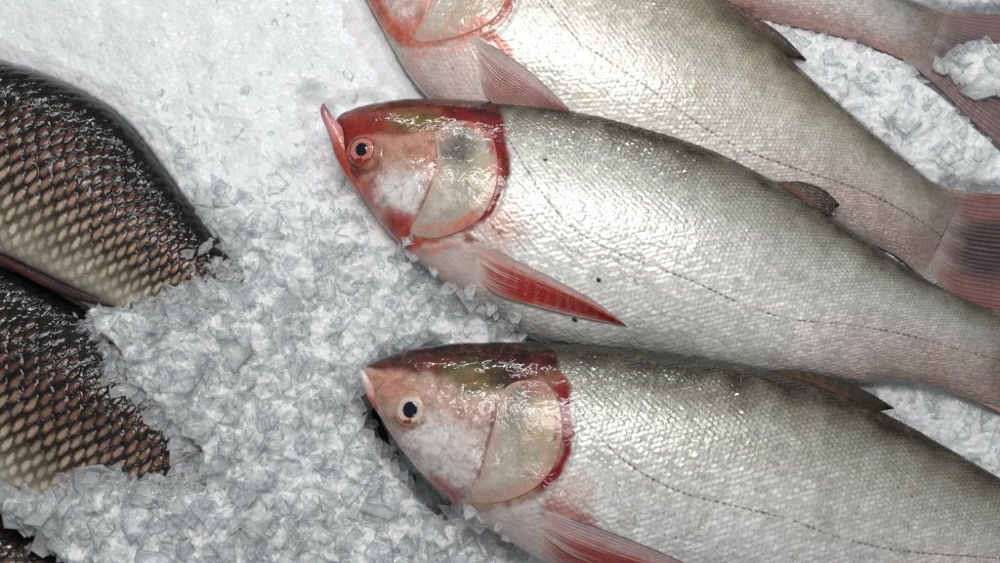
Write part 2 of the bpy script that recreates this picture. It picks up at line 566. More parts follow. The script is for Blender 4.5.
# edge of the gill opening on each silver fish: everything ahead of it is head
def silver_paint(head, tone, lateral, opts):
    def paint(f, X, Y, A, c, sc):
        hgt, edge, idh, dw, ds = sc
        fr = (A - f.a0) / (f.a1 - f.a0)
        cc = c + (fbm(X / 22, Y / 22, 3, 2) - 0.5) * 0.22
        col = ramp(cc, [-1, -0.75, -0.35, 0.1, 0.45, 0.70, 0.88, 1.0],
                   [tone['edge'], tone['belly'], tone['flank'], tone['mid'], tone['upper'], tone['back'], tone['ridge'], tone['ridge']])
        # pink flush low on the tail
        pk = sstep(0.62, 0.95, fr) * sstep(0.35, -0.5, c) * (0.4 + 0.9 * fbm(X / 30, Y / 30, 3, 8))
        col = mixc(col, lin((196, 160, 152)), pk * tone.get('pink', 0.6))
        gy = sstep(0.7, 1.0, fr)
        col = mixc(col, lin((122, 118, 112)), gy * 0.35)
        col = mixc(col, lin((150, 132, 126)), sstep(0.93, 0.995, fr + (fbm(X / 8, Y / 8, 3, 61) - 0.5) * 0.05) * 0.85)
        # each scale: dark pocket where it leaves the one before, pale plate, thin rim
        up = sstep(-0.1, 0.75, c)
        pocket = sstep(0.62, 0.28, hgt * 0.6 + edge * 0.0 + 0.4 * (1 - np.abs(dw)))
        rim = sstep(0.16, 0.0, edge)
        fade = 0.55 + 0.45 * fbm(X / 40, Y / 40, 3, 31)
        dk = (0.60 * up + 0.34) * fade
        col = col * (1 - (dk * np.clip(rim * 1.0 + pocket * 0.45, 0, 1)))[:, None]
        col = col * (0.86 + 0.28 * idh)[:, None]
        blot = sstep(0.62, 0.8, fbm(X / 14, Y / 14, 4, 77)) * 0.18
        col = mixc(col, lin((150, 140, 105)), blot)
        big = fbm(X / 55, Y / 55, 4, 41)
        col = col * (0.84 + 0.32 * big)[:, None]
        metal = 0.22 * np.ones_like(c) * sstep(1.0, 0.6, np.abs(c)) * (0.7 + 0.6 * idh)
        rough = 0.38 + 0.14 * idh
        pt = Painter(f, X, Y, opts.get('warp', 2.2), opts.get('seed', 1))
        extra = np.zeros_like(c)
        smask = np.ones_like(c)
        # lateral line: a dark dash in the middle of every scale it crosses
        if lateral:
            q = smooth_line(pt.pts(lateral), 160)
            d, par = poly_dist(X, Y, q)
            dash = sstep(-0.9, 0.7, np.sin(par * 2 * math.pi / 6.0 + 3 * fbm(par / 9, par * 0, 2, 4)) + 0.3)
            wv = sstep(1.2, 0.3, d + (fbm(X / 3, Y / 3, 2, 15) - 0.5) * 1.2) * (0.2 + 0.8 * dash) * sstep(0.12, 0.5, fbm(X / 18, Y / 18, 3, 9))
            col = mixc(col, lin((78, 62, 54)), wv * 0.85)
            extra -= 0.15 * sstep(2.0, 0.5, d)
        if head is not None:
            hm, col, extra2 = head(pt, col, c)
            smask = 1 - hm
            metal = metal * (1 - hm); rough = rough * (1 - hm) + 0.36 * hm
            extra += extra2
        sp = sstep(0.80, 0.86, fbm(X / 3.0, Y / 3.0, 2, 5)) * sstep(0.5, 0.7, fbm(X / 60, Y / 60, 2, 6))
        col = mixc(col, lin((70, 60, 40)), sp * 0.5)
        return np.clip(col, 0.003, 0.95), np.column_stack([np.clip(metal, 0, 1), rough, smask]), smask, extra
    return paint


def dark_paint(opts):
    def paint(f, X, Y, A, c, sc):
        hgt, edge, idh, dw, ds = sc
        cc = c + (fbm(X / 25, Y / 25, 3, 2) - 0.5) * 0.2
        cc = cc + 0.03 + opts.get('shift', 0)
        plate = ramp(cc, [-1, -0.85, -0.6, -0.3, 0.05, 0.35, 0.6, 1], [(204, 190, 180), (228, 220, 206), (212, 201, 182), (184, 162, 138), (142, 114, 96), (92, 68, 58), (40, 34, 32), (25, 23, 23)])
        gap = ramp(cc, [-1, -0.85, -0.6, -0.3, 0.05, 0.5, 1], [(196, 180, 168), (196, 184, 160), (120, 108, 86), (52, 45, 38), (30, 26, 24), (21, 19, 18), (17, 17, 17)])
        rd = sstep(0.35, 0.85, hash2(np.floor(idh * 997), idh * 0, 4)) * sstep(-0.5, -0.1, c) * sstep(0.75, 0.35, c)
        plate = mixc(plate, lin((128, 60, 46)), rd * 0.25)
        plate = plate * (0.8 + 0.4 * idh)[:, None]
        # pale tongue down the middle of the plate, dark all round it
        tj = (hash2(np.floor(idh * 997), idh * 0, 6) - 0.5) * 0.12
        tongue = sstep(1.04, 0.22, np.hypot((ds - 0.62 - tj + 0.16 * dw) / 0.37, dw / (0.74 + tj)) + (fbm(X / 3, Y / 3, 3, 8) - 0.5) * 0.5)
        tongue = tongue * sstep(0.0, 0.10, edge)
        col = gap * (1 - tongue[:, None]) + plate * tongue[:, None]
        tongue_h = 0.7 * sstep(0.0, 0.8, tongue)
        metal = 0.10 + 0 * c
        rough = 0.36 + 0.12 * idh - 0.08 * tongue
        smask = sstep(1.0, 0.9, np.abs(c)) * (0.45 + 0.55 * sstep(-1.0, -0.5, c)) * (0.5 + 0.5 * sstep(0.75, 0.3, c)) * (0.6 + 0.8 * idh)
        return np.clip(col, 0.003, 0.95), np.column_stack([metal, rough, smask]), smask, tongue_h * smask
    return paint


# ------------------------------------------------------------------ fins, jaws, eyes, gill covers
def fin(f, name, up, lo, colfn, nrays, zfn, nu=110, nv=150, ridge=0.28, thick=1.6, mat=None, label=None, wav=0.0):
    U = smooth_line(up, nu); L = smooth_line(lo, nu)
    v = np.linspace(0, 1, nv)
    PX = U[:, None, :] * (1 - v)[None, :, None] + L[:, None, :] * v[None, :, None]
    u = np.repeat(np.linspace(0, 1, nu)[:, None], nv, 1).ravel(); vv = np.repeat(v[None, :], nu, 0).ravel()
    px = PX[..., 0].ravel(); py = PX[..., 1].ravel()
    S = f.surf(px, py)
    zb, _, _ = f.top(S[:, :2])
    z = zfn(u, vv, np.where(np.isnan(zb), f.zc, zb), np.isnan(zb))
    XY = unproj(px, py, z)
    ray = np.sin(2 * math.pi * nrays * vv + 1.5 * np.sin(u * 3 + vv * 5) + 5.0 * (fbm(u * 2.5, vv * 7, 3, 71) - 0.5))
    ray = ray * (0.35 + 0.9 * fbm(u * 4, vv * 9, 3, 73))
    seg = 0.25 * np.sin(u * nu * 0.9)
    w = wav * np.sin(vv * 7 + u * 2)
    zt = z + ridge * (ray * 0.5 + 0.5 + seg * (ray > 0.3)) + w
    top = np.column_stack([XY, zt]); bot = np.column_stack([XY, z - thick + w])
    V = np.vstack([top, bot])
    n = nu * nv
    ft = grid_faces(nu, nv); fb = grid_faces(nu, nv, off=n)[:, ::-1]
    ring = np.concatenate([np.arange(nv), np.arange(1, nu) * nv + nv - 1, (nu - 1) * nv + np.arange(nv - 2, -1, -1), np.arange(nu - 2, 0, -1) * nv])
    r2 = np.roll(ring, -1)
    side = np.stack([ring, r2, r2 + n, ring + n], 1)
    col, par = colfn(u, vv, ray, XY[:, 0], XY[:, 1])
    o = mesh_obj(name, V, [ft, fb, side], mat or FINM, f.root, np.vstack([col, col]), np.vstack([par, par]))
    if label:
        o['label'] = label
    return o


def fin_par(n, rough=0.4):
    return np.column_stack([np.full(n, 0.03), np.full(n, rough), np.zeros(n)])


def pectoral_col(red, pale, lead, amount=1.0):
    def fn(u, v, ray, X, Y):
        nz = fbm(u * 6, v * 30, 3, 3)
        col = np.repeat(lin(pale)[None], len(u), 0)
        k = sstep(0.12, 0.42, v + (nz - 0.5) * 0.35 + (u - 0.4) * 0.12) * sstep(0.05, 0.38, u + (nz - 0.5) * 0.35) * sstep(1.04, 0.9, u)
        k = k * sstep(1.1, 0.8, v - (1 - u) * 0.08 + (nz - 0.5) * 0.3)
        col = mixc(col, lin(red), k * amount)
        dk = sstep(0.4, 0.9, u) * sstep(0.2, 0.6, v)
        col = mixc(col, lin((92, 18, 18)), dk * 0.7 * k)
        col = mixc(col, lin(lead), sstep(0.28, 0.05, v + (nz - 0.5) * 0.15) * 0.8)
        col = mixc(col, lin((60, 50, 48)), sstep(0.035, 0.0, v) * 0.8)
        col = mixc(col, lin((212, 192, 184)), sstep(0.22, 0.02, u + (nz - 0.5) * 0.2) * 0.9)
        col = col * (1 + 0.07 * ray[:, None] * sstep(0.02, 0.2, u)[:, None])
        return np.clip(col, 0.004, 0.95), fin_par(len(u))
    return fn


def dark_fin_col(base, warm, tip=(52, 46, 40)):
    def fn(u, v, ray, X, Y):
        nz = fbm(u * 5, v * 14, 3, 6)
        col = np.repeat(lin(base)[None], len(u), 0)
        col = mixc(col, lin(warm), sstep(0.75, 0.2, u + (nz - 0.5) * 0.5) * sstep(0.05, 0.5, v) * 0.8)
        col = mixc(col, lin(tip), sstep(0.6, 1, u) * 0.8)
        col = col * (1 + 0.16 * ray[:, None])
        return np.clip(col, 0.004, 0.95), fin_par(len(u), 0.45)
    return fn


def tail_col(edge, mid, dark):
    def fn(u, v, ray, X, Y):
        nz = fbm(u * 5, v * 10, 3, 16)
        e = np.abs(v - 0.5) * 2
        col = np.repeat(lin(dark)[None], len(u), 0)
        col = mixc(col, lin(edge), sstep(0.15, 0.8, e + (nz - 0.5) * 0.5))
        col = mixc(col, lin(mid), sstep(0.3, 0.0, u + (nz - 0.5) * 0.2) * 0.8)
        col = mixc(col, lin((178, 146, 144)), np.clip(ray, 0, 1) * (0.15 + 0.35 * nz) * sstep(0.0, 0.1, u))
        col = mixc(col, lin((150, 142, 136)), sstep(0.22, 0.04, u + (nz - 0.5) * 0.2 + 0.06 * ray) * 0.95)
        return np.clip(col, 0.004, 0.95), fin_par(len(u), 0.42)
    return fn


def eye(f, px, py, r_orbit, r_iris, r_pupil, cols, lift=1.0, ell=1.05):
    C = f.surf(px, py)[0]
    e = 2.0
    zs = [f.top(np.array([[C[0] + dx, C[1] + dy]]))[0][0] for dx, dy in ((e, 0), (-e, 0), (0, e), (0, -e))]
    n = Vector((-(zs[0] - zs[1]) / (2 * e) * 0.7, -(zs[2] - zs[3]) / (2 * e) * 0.7, 1)).normalized()
    nn = np.array(n); e1 = np.array([1.0, 0, 0]) - nn * nn[0]; e1 /= np.linalg.norm(e1); e2 = np.cross(nn, e1)
    R = np.column_stack([e1, e2, nn])
    nr, nt = 40, 64
    rr = np.linspace(0, 1, nr); th = np.linspace(0, 2 * np.pi, nt, endpoint=False)
    # orbit rim, groove, iris dome
    ri = r_iris / r_orbit
    z = np.where(rr < ri, 1.1 + 2.1 * np.sqrt(np.clip(1 - (rr / ri * 0.9) ** 2, 0, 1)), 1.3 + 0.7 * np.sin(np.clip((rr - ri) / (1 - ri), 0, 1) * math.pi) - 0.4)
    z = z - sstep(0.72, 1.0, rr) * 2.4
    x = (rr[:, None] * np.cos(th)).ravel() * r_orbit * ell; y = (rr[:, None] * np.sin(th)).ravel() * r_orbit
    zz = np.repeat(z[:, None], nt, 1).ravel() + lift
    L = np.column_stack([x, y, zz]) @ R.T + C
    F = grid_faces(nr, nt, True)
    rf = np.repeat(rr[:, None], nt, 1).ravel(); tf = np.repeat(th[None], nr, 0).ravel()
    nz = fbm(np.cos(tf) * 4 + 7, np.sin(tf) * 4 + rf * 3, 3, 4)
    rw = rf + (nz - 0.5) * 0.22 * sstep(0.25, 0.5, rf)
    col = ramp(rw, [0, r_pupil / r_orbit, ri * 0.8, ri * 0.98, ri * 1.06, 0.9, 1.0], cols)
    blood = sstep(0.5, 0.1, np.hypot((x + r_iris * 0.25) / r_iris * 1.0, (y + r_iris * 0.85) / r_iris * 2.2) + (nz - 0.5) * 0.7)
    col = mixc(col, lin((170, 22, 20)), blood * 0.95)
    par = np.column_stack([np.full(len(L), 0.0), np.full(len(L), 0.3), np.zeros(len(L))])
    E = mesh_obj('eye', L, F, EYEM, f.root, col, par)
    # pupil: a glossy dome proud of the iris
    nr2 = 14
    r2 = np.linspace(0, 1, nr2)
    z2 = 3.25 + 0.75 * np.sqrt(1 - r2 ** 2 * 0.98) - 0.25
    x2 = (r2[:, None] * np.cos(th)).ravel() * r_pupil; y2 = (r2[:, None] * np.sin(th)).ravel() * r_pupil * 1.08
    L2 = np.column_stack([x2, y2, np.repeat(z2[:, None], nt, 1).ravel() + lift - 0.2]) @ R.T + C
    mesh_obj('pupil', L2, grid_faces(nr2, nt, True), PUPILM, E)
    return E


def gill_cover(f, outline, painter_fn, lift=2.6, free=(0, 1), seed=3):
    """plate over the gills: fixed along its front, free along its rear edge"""
    q2 = smooth_line(list(outline) + [outline[0]], 221)[:-1]
    cx, cy = q2.mean(0)
    nr = 70; n = len(q2)
    rho = np.linspace(0, 1, nr) ** 0.8
    PX = np.array([cx, cy])[None, None] * (1 - rho)[:, None, None] + q2[None] * rho[:, None, None]
    px = PX[..., 0].ravel(); py = PX[..., 1].ravel()
    S = f.surf(px, py)
    rr = np.repeat(rho[:, None], n, 1).ravel()
    side = np.repeat(((q2[:, 0] - cx) / np.abs(q2[:, 0] - cx).max())[None], nr, 0).ravel()      # +1 rear, -1 front
    lz = lift * (0.45 + 0.55 * (1 - rr ** 3)) * (1 - sstep(0.985, 1.0, rr)) * (0.58 + 0.42 * side)
    lz += 0.5 * (1 - sstep(0.985, 1.0, rr)) - 1.6 * sstep(0.985, 1.0, rr)
    X, Y = S[:, 0], S[:, 1]
    ax = math.atan2(1, 0)
    # fine ribs fanning from the upper front corner
    tx, ty = f.surf(*painter_fn['hub'])[0][:2]
    an = np.arctan2(Y - ty, X - tx); rd = np.hypot(X - tx, Y - ty)
    rib = fbm(an * 26, rd / 60, 3, seed)
    ribm = sstep(52, 8, rd) * sstep(2, 12, rd)
    lz += 0.6 * (rib - 0.5) * ribm + 0.25 * (fbm(X / 7, Y / 7, 3, seed) - 0.5)
    V = np.column_stack([X, Y, S[:, 2] + lz])
    pt = Painter(f, X, Y, 2.5, seed)
    col = painter_fn['col'](pt, rr, side, rib, ribm)
    col = mixc(col, lin((160, 96, 78)), pt.veins * 0.25)
    col = mixc(col, lin((198, 136, 122)), sstep(0.72, 1.0, rr + pt.n * 0.5) * (0.15 + 0.4 * sstep(-0.2, 0.6, side)))
    col = mixc(col, col * 0.7, sstep(0.52, 0.68, fbm(X / 10, Y / 10, 4, 19)) * 0.5)
    col = mixc(col, lin((200, 170, 154)), sstep(0.5, 1.0, rr + (pt.n) * 0.3) * sstep(0.25, -0.5, side) * 0.85)
    par = np.column_stack([np.full(len(V), 0.05), np.full(len(V), 0.34), np.zeros(len(V))])
    return mesh_obj('gill_cover', V, grid_faces(nr, n, True), HEADM, f.root, np.clip(col, 0.004, 0.95), par)


def jaw(f, pts, rad, zoff, cols, name='lower_jaw', flat=0.9, n=110):
    P = smooth_line(pts, n)
    s = np.linspace(0, 1, n)
    r = np.interp(s, np.linspace(0, 1, len(rad)), rad)
    zo = np.interp(s, np.linspace(0, 1, len(zoff)), zoff)
    XY = unproj(P[:, 0], P[:, 1], f.zc + zo)
    path = np.column_stack([XY, f.zc + zo])
    r = r * np.sqrt(np.clip(s / 0.06, 0.02, 1)) * np.sqrt(np.clip((1 - s) / 0.06, 0.02, 1))
    V, F = tube(path, r, 28, flat)
    k = np.concatenate([np.repeat(s, 28), [0, 1]])
    nz = fbm(V[:, 0] / 8, V[:, 1] / 8, 3, 4)
    col = ramp(k + (nz - 0.5) * 0.12, np.linspace(0, 1, len(cols)), cols)
    par = np.column_stack([np.zeros(len(V)), np.full(len(V), 0.32), np.zeros(len(V))])
    return mesh_obj(name, V, F, HEADM, f.root, col, par)


# ================================================================== THE FISH
G_SILVER = 'silver fish laid side by side on the ice'
G_DARK = 'dark large scaled fish half buried in the ice'

# ---- middle silver fish, the reddest head
fa = Fish('silver_carp', (331, 128), 19,
          [(331, 128), (333, 122), (340, 115.5), (352, 110), (380, 103), (410, 100), (450, 100), (500, 103.5), (540, 106), (580, 111), (620, 119), (660, 131), (700, 146), (740, 165), (780, 187), (820, 212), (860, 238), (900, 264), (940, 288), (980, 306), (1030, 322)],
          [(331, 128), (332.5, 140), (337, 153), (350, 178), (372, 210), (394, 238), (408, 253), (428, 270), (458, 292), (490, 314), (530, 338), (580, 350), (640, 358), (720, 371), (800, 381), (860, 383), (905, 381), (945, 390), (985, 405), (1010, 416)],
          26, [(0, 2), (0.03, 17), (0.10, 33), (0.2, 46), (0.32, 53), (0.5, 52), (0.7, 38), (0.85, 24), (0.95, 14), (1, 4)], 0.95,
          'silver fish with the reddest head and an upturned pink jaw, between two other silver fish', G_SILVER)
# ---- lowest silver fish
fb = Fish('silver_carp', (364, 373), 17,
          [(364, 373), (366, 368), (373, 363), (385, 357), (402, 351), (430, 346), (470, 343), (510, 342.5), (555, 344.5), (600, 348), (650, 353), (700, 359), (750, 367), (800, 379.5), (850, 398), (900, 422), (950, 450), (1000, 479), (1060, 516), (1120, 548)],
          [(364, 373), (365, 379), (369, 392), (382, 420), (398, 444), (418, 469), (444, 495), (466, 514), (500, 536), (550, 565), (610, 592), (680, 612), (760, 625), (850, 633), (940, 636), (1010, 638), (1080, 648)],
          44, [(0, 2), (0.03, 17), (0.10, 34), (0.2, 48), (0.32, 56), (0.5, 54), (0.7, 40), (0.85, 26), (0.95, 14), (1, 4)], 0.95,
          'lowest silver fish, pale pink cheek, wide open eye and deep red gill slit', G_SILVER)
# ---- upper silver fish, its head cut by the top edge
fc = Fish('silver_carp', (345, -72), 28.5,
          [(345, -72), (348, -80), (357, -88), (375, -98), (410, -108), (460, -112), (510, -105), (560, -88), (610, -66), (660, -38), (700, -12), (735, 13), (765, 38), (800, 71), (850, 115), (900, 157), (935, 184), (962, 193)],
          [(345, -72), (346, -60), (352, -40), (362, -12), (377, 18), (392, 46), (410, 76), (436, 104), (470, 126), (520, 150), (580, 172), (660, 196), (740, 214), (800, 224), (850, 233), (890, 252), (925, 280), (955, 306)],
          8, [(0, 2), (0.03, 17), (0.10, 33), (0.2, 46), (0.32, 54), (0.5, 51), (0.7, 36), (0.85, 22), (0.95, 13), (1, 4)], 0.95,
          'brightest silver fish, head cut by the top edge, red rayed tail on the right', G_SILVER)
# ---- top right silver fish: only belly and tail in view
fd = Fish('silver_carp', (420, -225), 27,
          [(420, -225), (440, -245), (500, -255), (600, -235), (700, -175), (780, -110), (830, -62), (870, -22), (900, -4), (928, 7), (946, 9)],
          [(420, -225), (425, -200), (450, -150), (520, -90), (600, -45), (680, -12), (720, 4), (760, 17), (800, 27), (840, 36), (872, 46), (900, 58), (930, 76)],
          4, [(0, 2), (0.05, 20), (0.2, 44), (0.4, 48), (0.6, 42), (0.8, 26), (0.93, 14), (1, 4)], 0.95,
          'silver fish in the top right corner, only pink belly edge and iced tail in view', G_SILVER)
# ---- dark fish
fe = Fish('grass_carp', (-420, -80), 28,
          [(-420, -80), (-415, -95), (-380, -112), (-300, -100), (-200, -60), (-100, 12), (-40, 45), (0, 62), (40, 74), (80, 91), (108, 107), (128, 124), (160, 164), (190, 205), (214, 236), (240, 270), (270, 300), (300, 322)],
          [(-420, -80), (-424, -60), (-400, -10), (-320, 70), (-220, 140), (-120, 195), (-50, 232), (0, 254), (40, 273), (80, 292), (115, 306), (150, 318), (190, 335), (230, 355), (262, 375)],
          2, [(0, 3), (0.06, 26), (0.2, 48), (0.5, 52), (0.7, 44), (0.85, 32), (1, 18)], 1.0,
          'dark fish with brown scales topmost on the left, its pale belly edge clear of ice', G_DARK)
ff = Fish('grass_carp', (-440, 120), 29,
          [(-440, 120), (-435, 105), (-400, 90), (-320, 105), (-220, 150), (-120, 205), (-50, 242), (0, 263), (40, 280), (80, 303), (120, 332), (160, 366), (200, 402), (240, 436), (275, 462)],
          [(-440, 120), (-444, 140), (-420, 190), (-340, 280), (-240, 355), (-140, 415), (-60, 455), (0, 480), (50, 500), (100, 518), (150, 534), (190, 548), (225, 560)],
          -16, [(0, 3), (0.06, 26), (0.2, 48), (0.5, 52), (0.7, 44), (0.85, 32), (1, 18)], 1.0,
          'dark fish between two others on the left, its belly and tail covered by ice chips', G_DARK)
fg = Fish('grass_carp', (-440, 360), 29,
          [(-440, 360), (-435, 345), (-400, 330), (-320, 345), (-220, 392), (-120, 447), (-50, 486), (0, 512), (40, 538), (80, 566), (120, 596), (160, 628), (200, 660), (250, 690)],
          [(-440, 360), (-444, 380), (-420, 430), (-340, 520), (-240, 595), (-140, 655), (-60, 695), (0, 720), (50, 740), (100, 758), (150, 774), (200, 788)],
          -22, [(0, 3), (0.06, 26), (0.2, 48), (0.5, 52), (0.7, 44), (0.85, 32), (1, 18)], 1.0,
          'dark fish in the bottom left corner, mostly hidden under the ice', G_DARK)
ALL = [fa, fb, fc, fd, fe, ff, fg]

GILL_A = [(434, 132), (437, 160), (430, 188), (419, 214), (410, 233), (430, 239), (455, 234), (476, 223), (489, 207), (497, 185), (498, 160), (492, 136), (474, 122), (452, 121)]
GILL_B = [(497, 402), (494, 425), (486, 455), (478, 482), (472, 502), (500, 503), (528, 493), (548, 476), (560, 452), (563, 425), (558, 400), (545, 382), (524, 380), (507, 386)]
GILL_C = [(430, -95), (440, -60), (436, -20), (425, 14), (414, 40), (436, 42), (468, 34), (494, 20), (508, -4), (514, -40), (505, -75), (480, -95)]


def head_a(pt, col, c):
    hm = pt.area([(318, 90), (360, 84), (440, 86), (494, 100), (506, 128), (509, 160), (505, 190), (495, 212), (478, 228), (452, 238), (425, 245), (404, 252), (380, 232), (340, 190), (310, 130)], 3.5)
    # lobe of bare skin ahead of the pectoral fin
    br = pt.area([(396, 240), (425, 243), (462, 236), (476, 255), (490, 285), (470, 300), (430, 275)], 8)
    h = np.repeat(lin((188, 142, 124))[None], len(c), 0)
    h = mixc(h, lin((122, 46, 38)), pt.area([(338, 112), (380, 103), (430, 102), (500, 104), (504, 132), (470, 122), (430, 130), (395, 138), (370, 132), (345, 137)], 6) * 0.85)
    h = mixc(h, lin((190, 60, 42)), pt.area([(325, 130), (350, 128), (352, 150), (362, 178), (388, 205), (415, 232), (440, 240), (400, 256), (360, 220), (330, 175)], 13) * 1.0)
    h = mixc(h, lin((196, 84, 58)), pt.blob(352, 150, 22, 22, 0, 0.8) * 0.75)
    h = mixc(h, lin((132, 30, 27)), pt.stroke([(336, 135), (362, 128), (392, 120)], 9) * 0.75)
    h = mixc(h, lin((150, 34, 27)), pt.blob(352, 175, 9, 22, 60) * 0.6)
    h = mixc(h, lin((232, 226, 222)), pt.blob(403, 188, 27, 28, 20, 0.5) * 1.0)
    h = mixc(h, lin((178, 128, 104)), pt.blob(408, 160, 26, 14, 0, 0.8) * 0.7)
    h = mixc(h, lin((170, 32, 24)), pt.blob(398, 221, 17, 9, 35, 0.7) * 0.85)
    h = mixc(h, lin((205, 95, 75)), pt.stroke([(420, 215), (405, 236), (430, 243), (470, 230)], 6) * 0.7)
    h = mixc(h, lin((118, 22, 21)), pt.area([(440, 108), (500, 106), (506, 150), (488, 148), (470, 128), (445, 124)], 5) * 0.9)
    h = mixc(h, lin((128, 20, 20)), pt.stroke([(494, 130), (502, 155), (500, 185), (490, 210), (470, 228)], 6) * 0.95)
    h = mixc(h, lin((90, 22, 24)), pt.stroke([(504, 150), (505, 180), (496, 208)], 2.5) * 0.8)
    h = mixc(h, lin((42, 24, 22)), sstep(0.62, 0.88, c + (fbm(pt.X0 / 12, pt.Y0 / 12, 3, 3) - 0.5) * 0.25) * 0.9)
    h = mixc(h, lin((122, 106, 60)), pt.blob(416, 121, 25, 12, 6, 0.7) * 0.85)
    h = mixc(h, lin((70, 62, 34)), pt.blob(424, 117, 9, 6, 0, 0.8) * 0.6)
    h = mixc(h, lin((84, 40, 34)), pt.stroke([(342, 112), (380, 106), (430, 103), (495, 106)], 4.5) * 0.85)
    h = mixc(h, lin((112, 66, 58)), pt.stroke([(380, 152), (374, 168), (356, 172), (346, 160)], 3) * 0.6)
    h = mixc(h, lin((118, 96, 86)), pt.stroke([(436, 130), (437, 160), (430, 190), (417, 216)], 2.2) * 0.8)
    h = mixc(h, lin((74, 22, 22)), pt.stroke([(337, 112), (341, 128), (347, 146), (356, 166)], 2.6) * 0.8)
    h = mixc(h, lin((150, 62, 52)), pt.veins * 0.35)
    h = mixc(h, h * 0.62, sstep(0.52, 0.7, fbm(pt.X0 / 9, pt.Y0 / 9, 4, 19)) * 0.55)
    h = h * (0.76 + 0.42 * fbm(pt.X0 / 4, pt.Y0 / 4, 5, 12))[:, None]
    col = col * (1 - hm[:, None]) + h * hm[:, None]
    b2 = np.repeat(lin((214, 196, 188))[None], len(c), 0)
    b2 = mixc(b2, lin((212, 140, 124)), pt.stroke([(400, 246), (430, 247), (462, 240)], 6) * 0.8)
    b2 = mixc(b2, lin((206, 170, 160)), pt.stroke([(410, 256), (440, 280), (480, 302)], 8) * 0.8)
    w = br * (1 - hm)
    col = col * (1 - w[:, None]) + b2 * w[:, None]
    for sx, sy, sr in ((599, 279, 1.9), (601, 318, 1.5), (575, 320, 1.8), (498, 232, 2.2), (492, 228, 1.6), (545, 160, 1.6), (478, 214, 1.8)):
        col = mixc(col, lin((22, 18, 14)), pt.blob(sx, sy, sr * 1.3, sr, 15, 0.5) * 0.95)
    pk = pt.blob(500, 225, 22, 30, 30, 0.8) * (1 - hm)
    col = mixc(col, lin((205, 140, 118)), pk * 0.55)
    col = mixc(col, lin((120, 70, 58)), pt.stroke([(462, 236), (482, 246), (500, 254)], 3.5) * (1 - hm) * 0.8)
    ex = -1.0 * pt.stroke([(436, 126), (437, 160), (430, 190), (417, 216)], 2.6, raw=True)
    ex += -1.1 * pt.stroke([(500, 128), (506, 155), (504, 185), (494, 212), (474, 230), (445, 242), (415, 248)], 3.0, raw=True)
    ex += 1.4 * pt.blob(402, 190, 26, 30, 20, 0.9) + 1.3 * (fbm(pt.X0 / 16, pt.Y0 / 16, 3, 21) - 0.5) * hm
    ex += -0.8 * pt.stroke([(383, 140), (382, 160), (370, 172), (352, 170), (344, 156)], 2.5, raw=True)
    return np.clip(hm + w * 0.55, 0, 1), col, ex


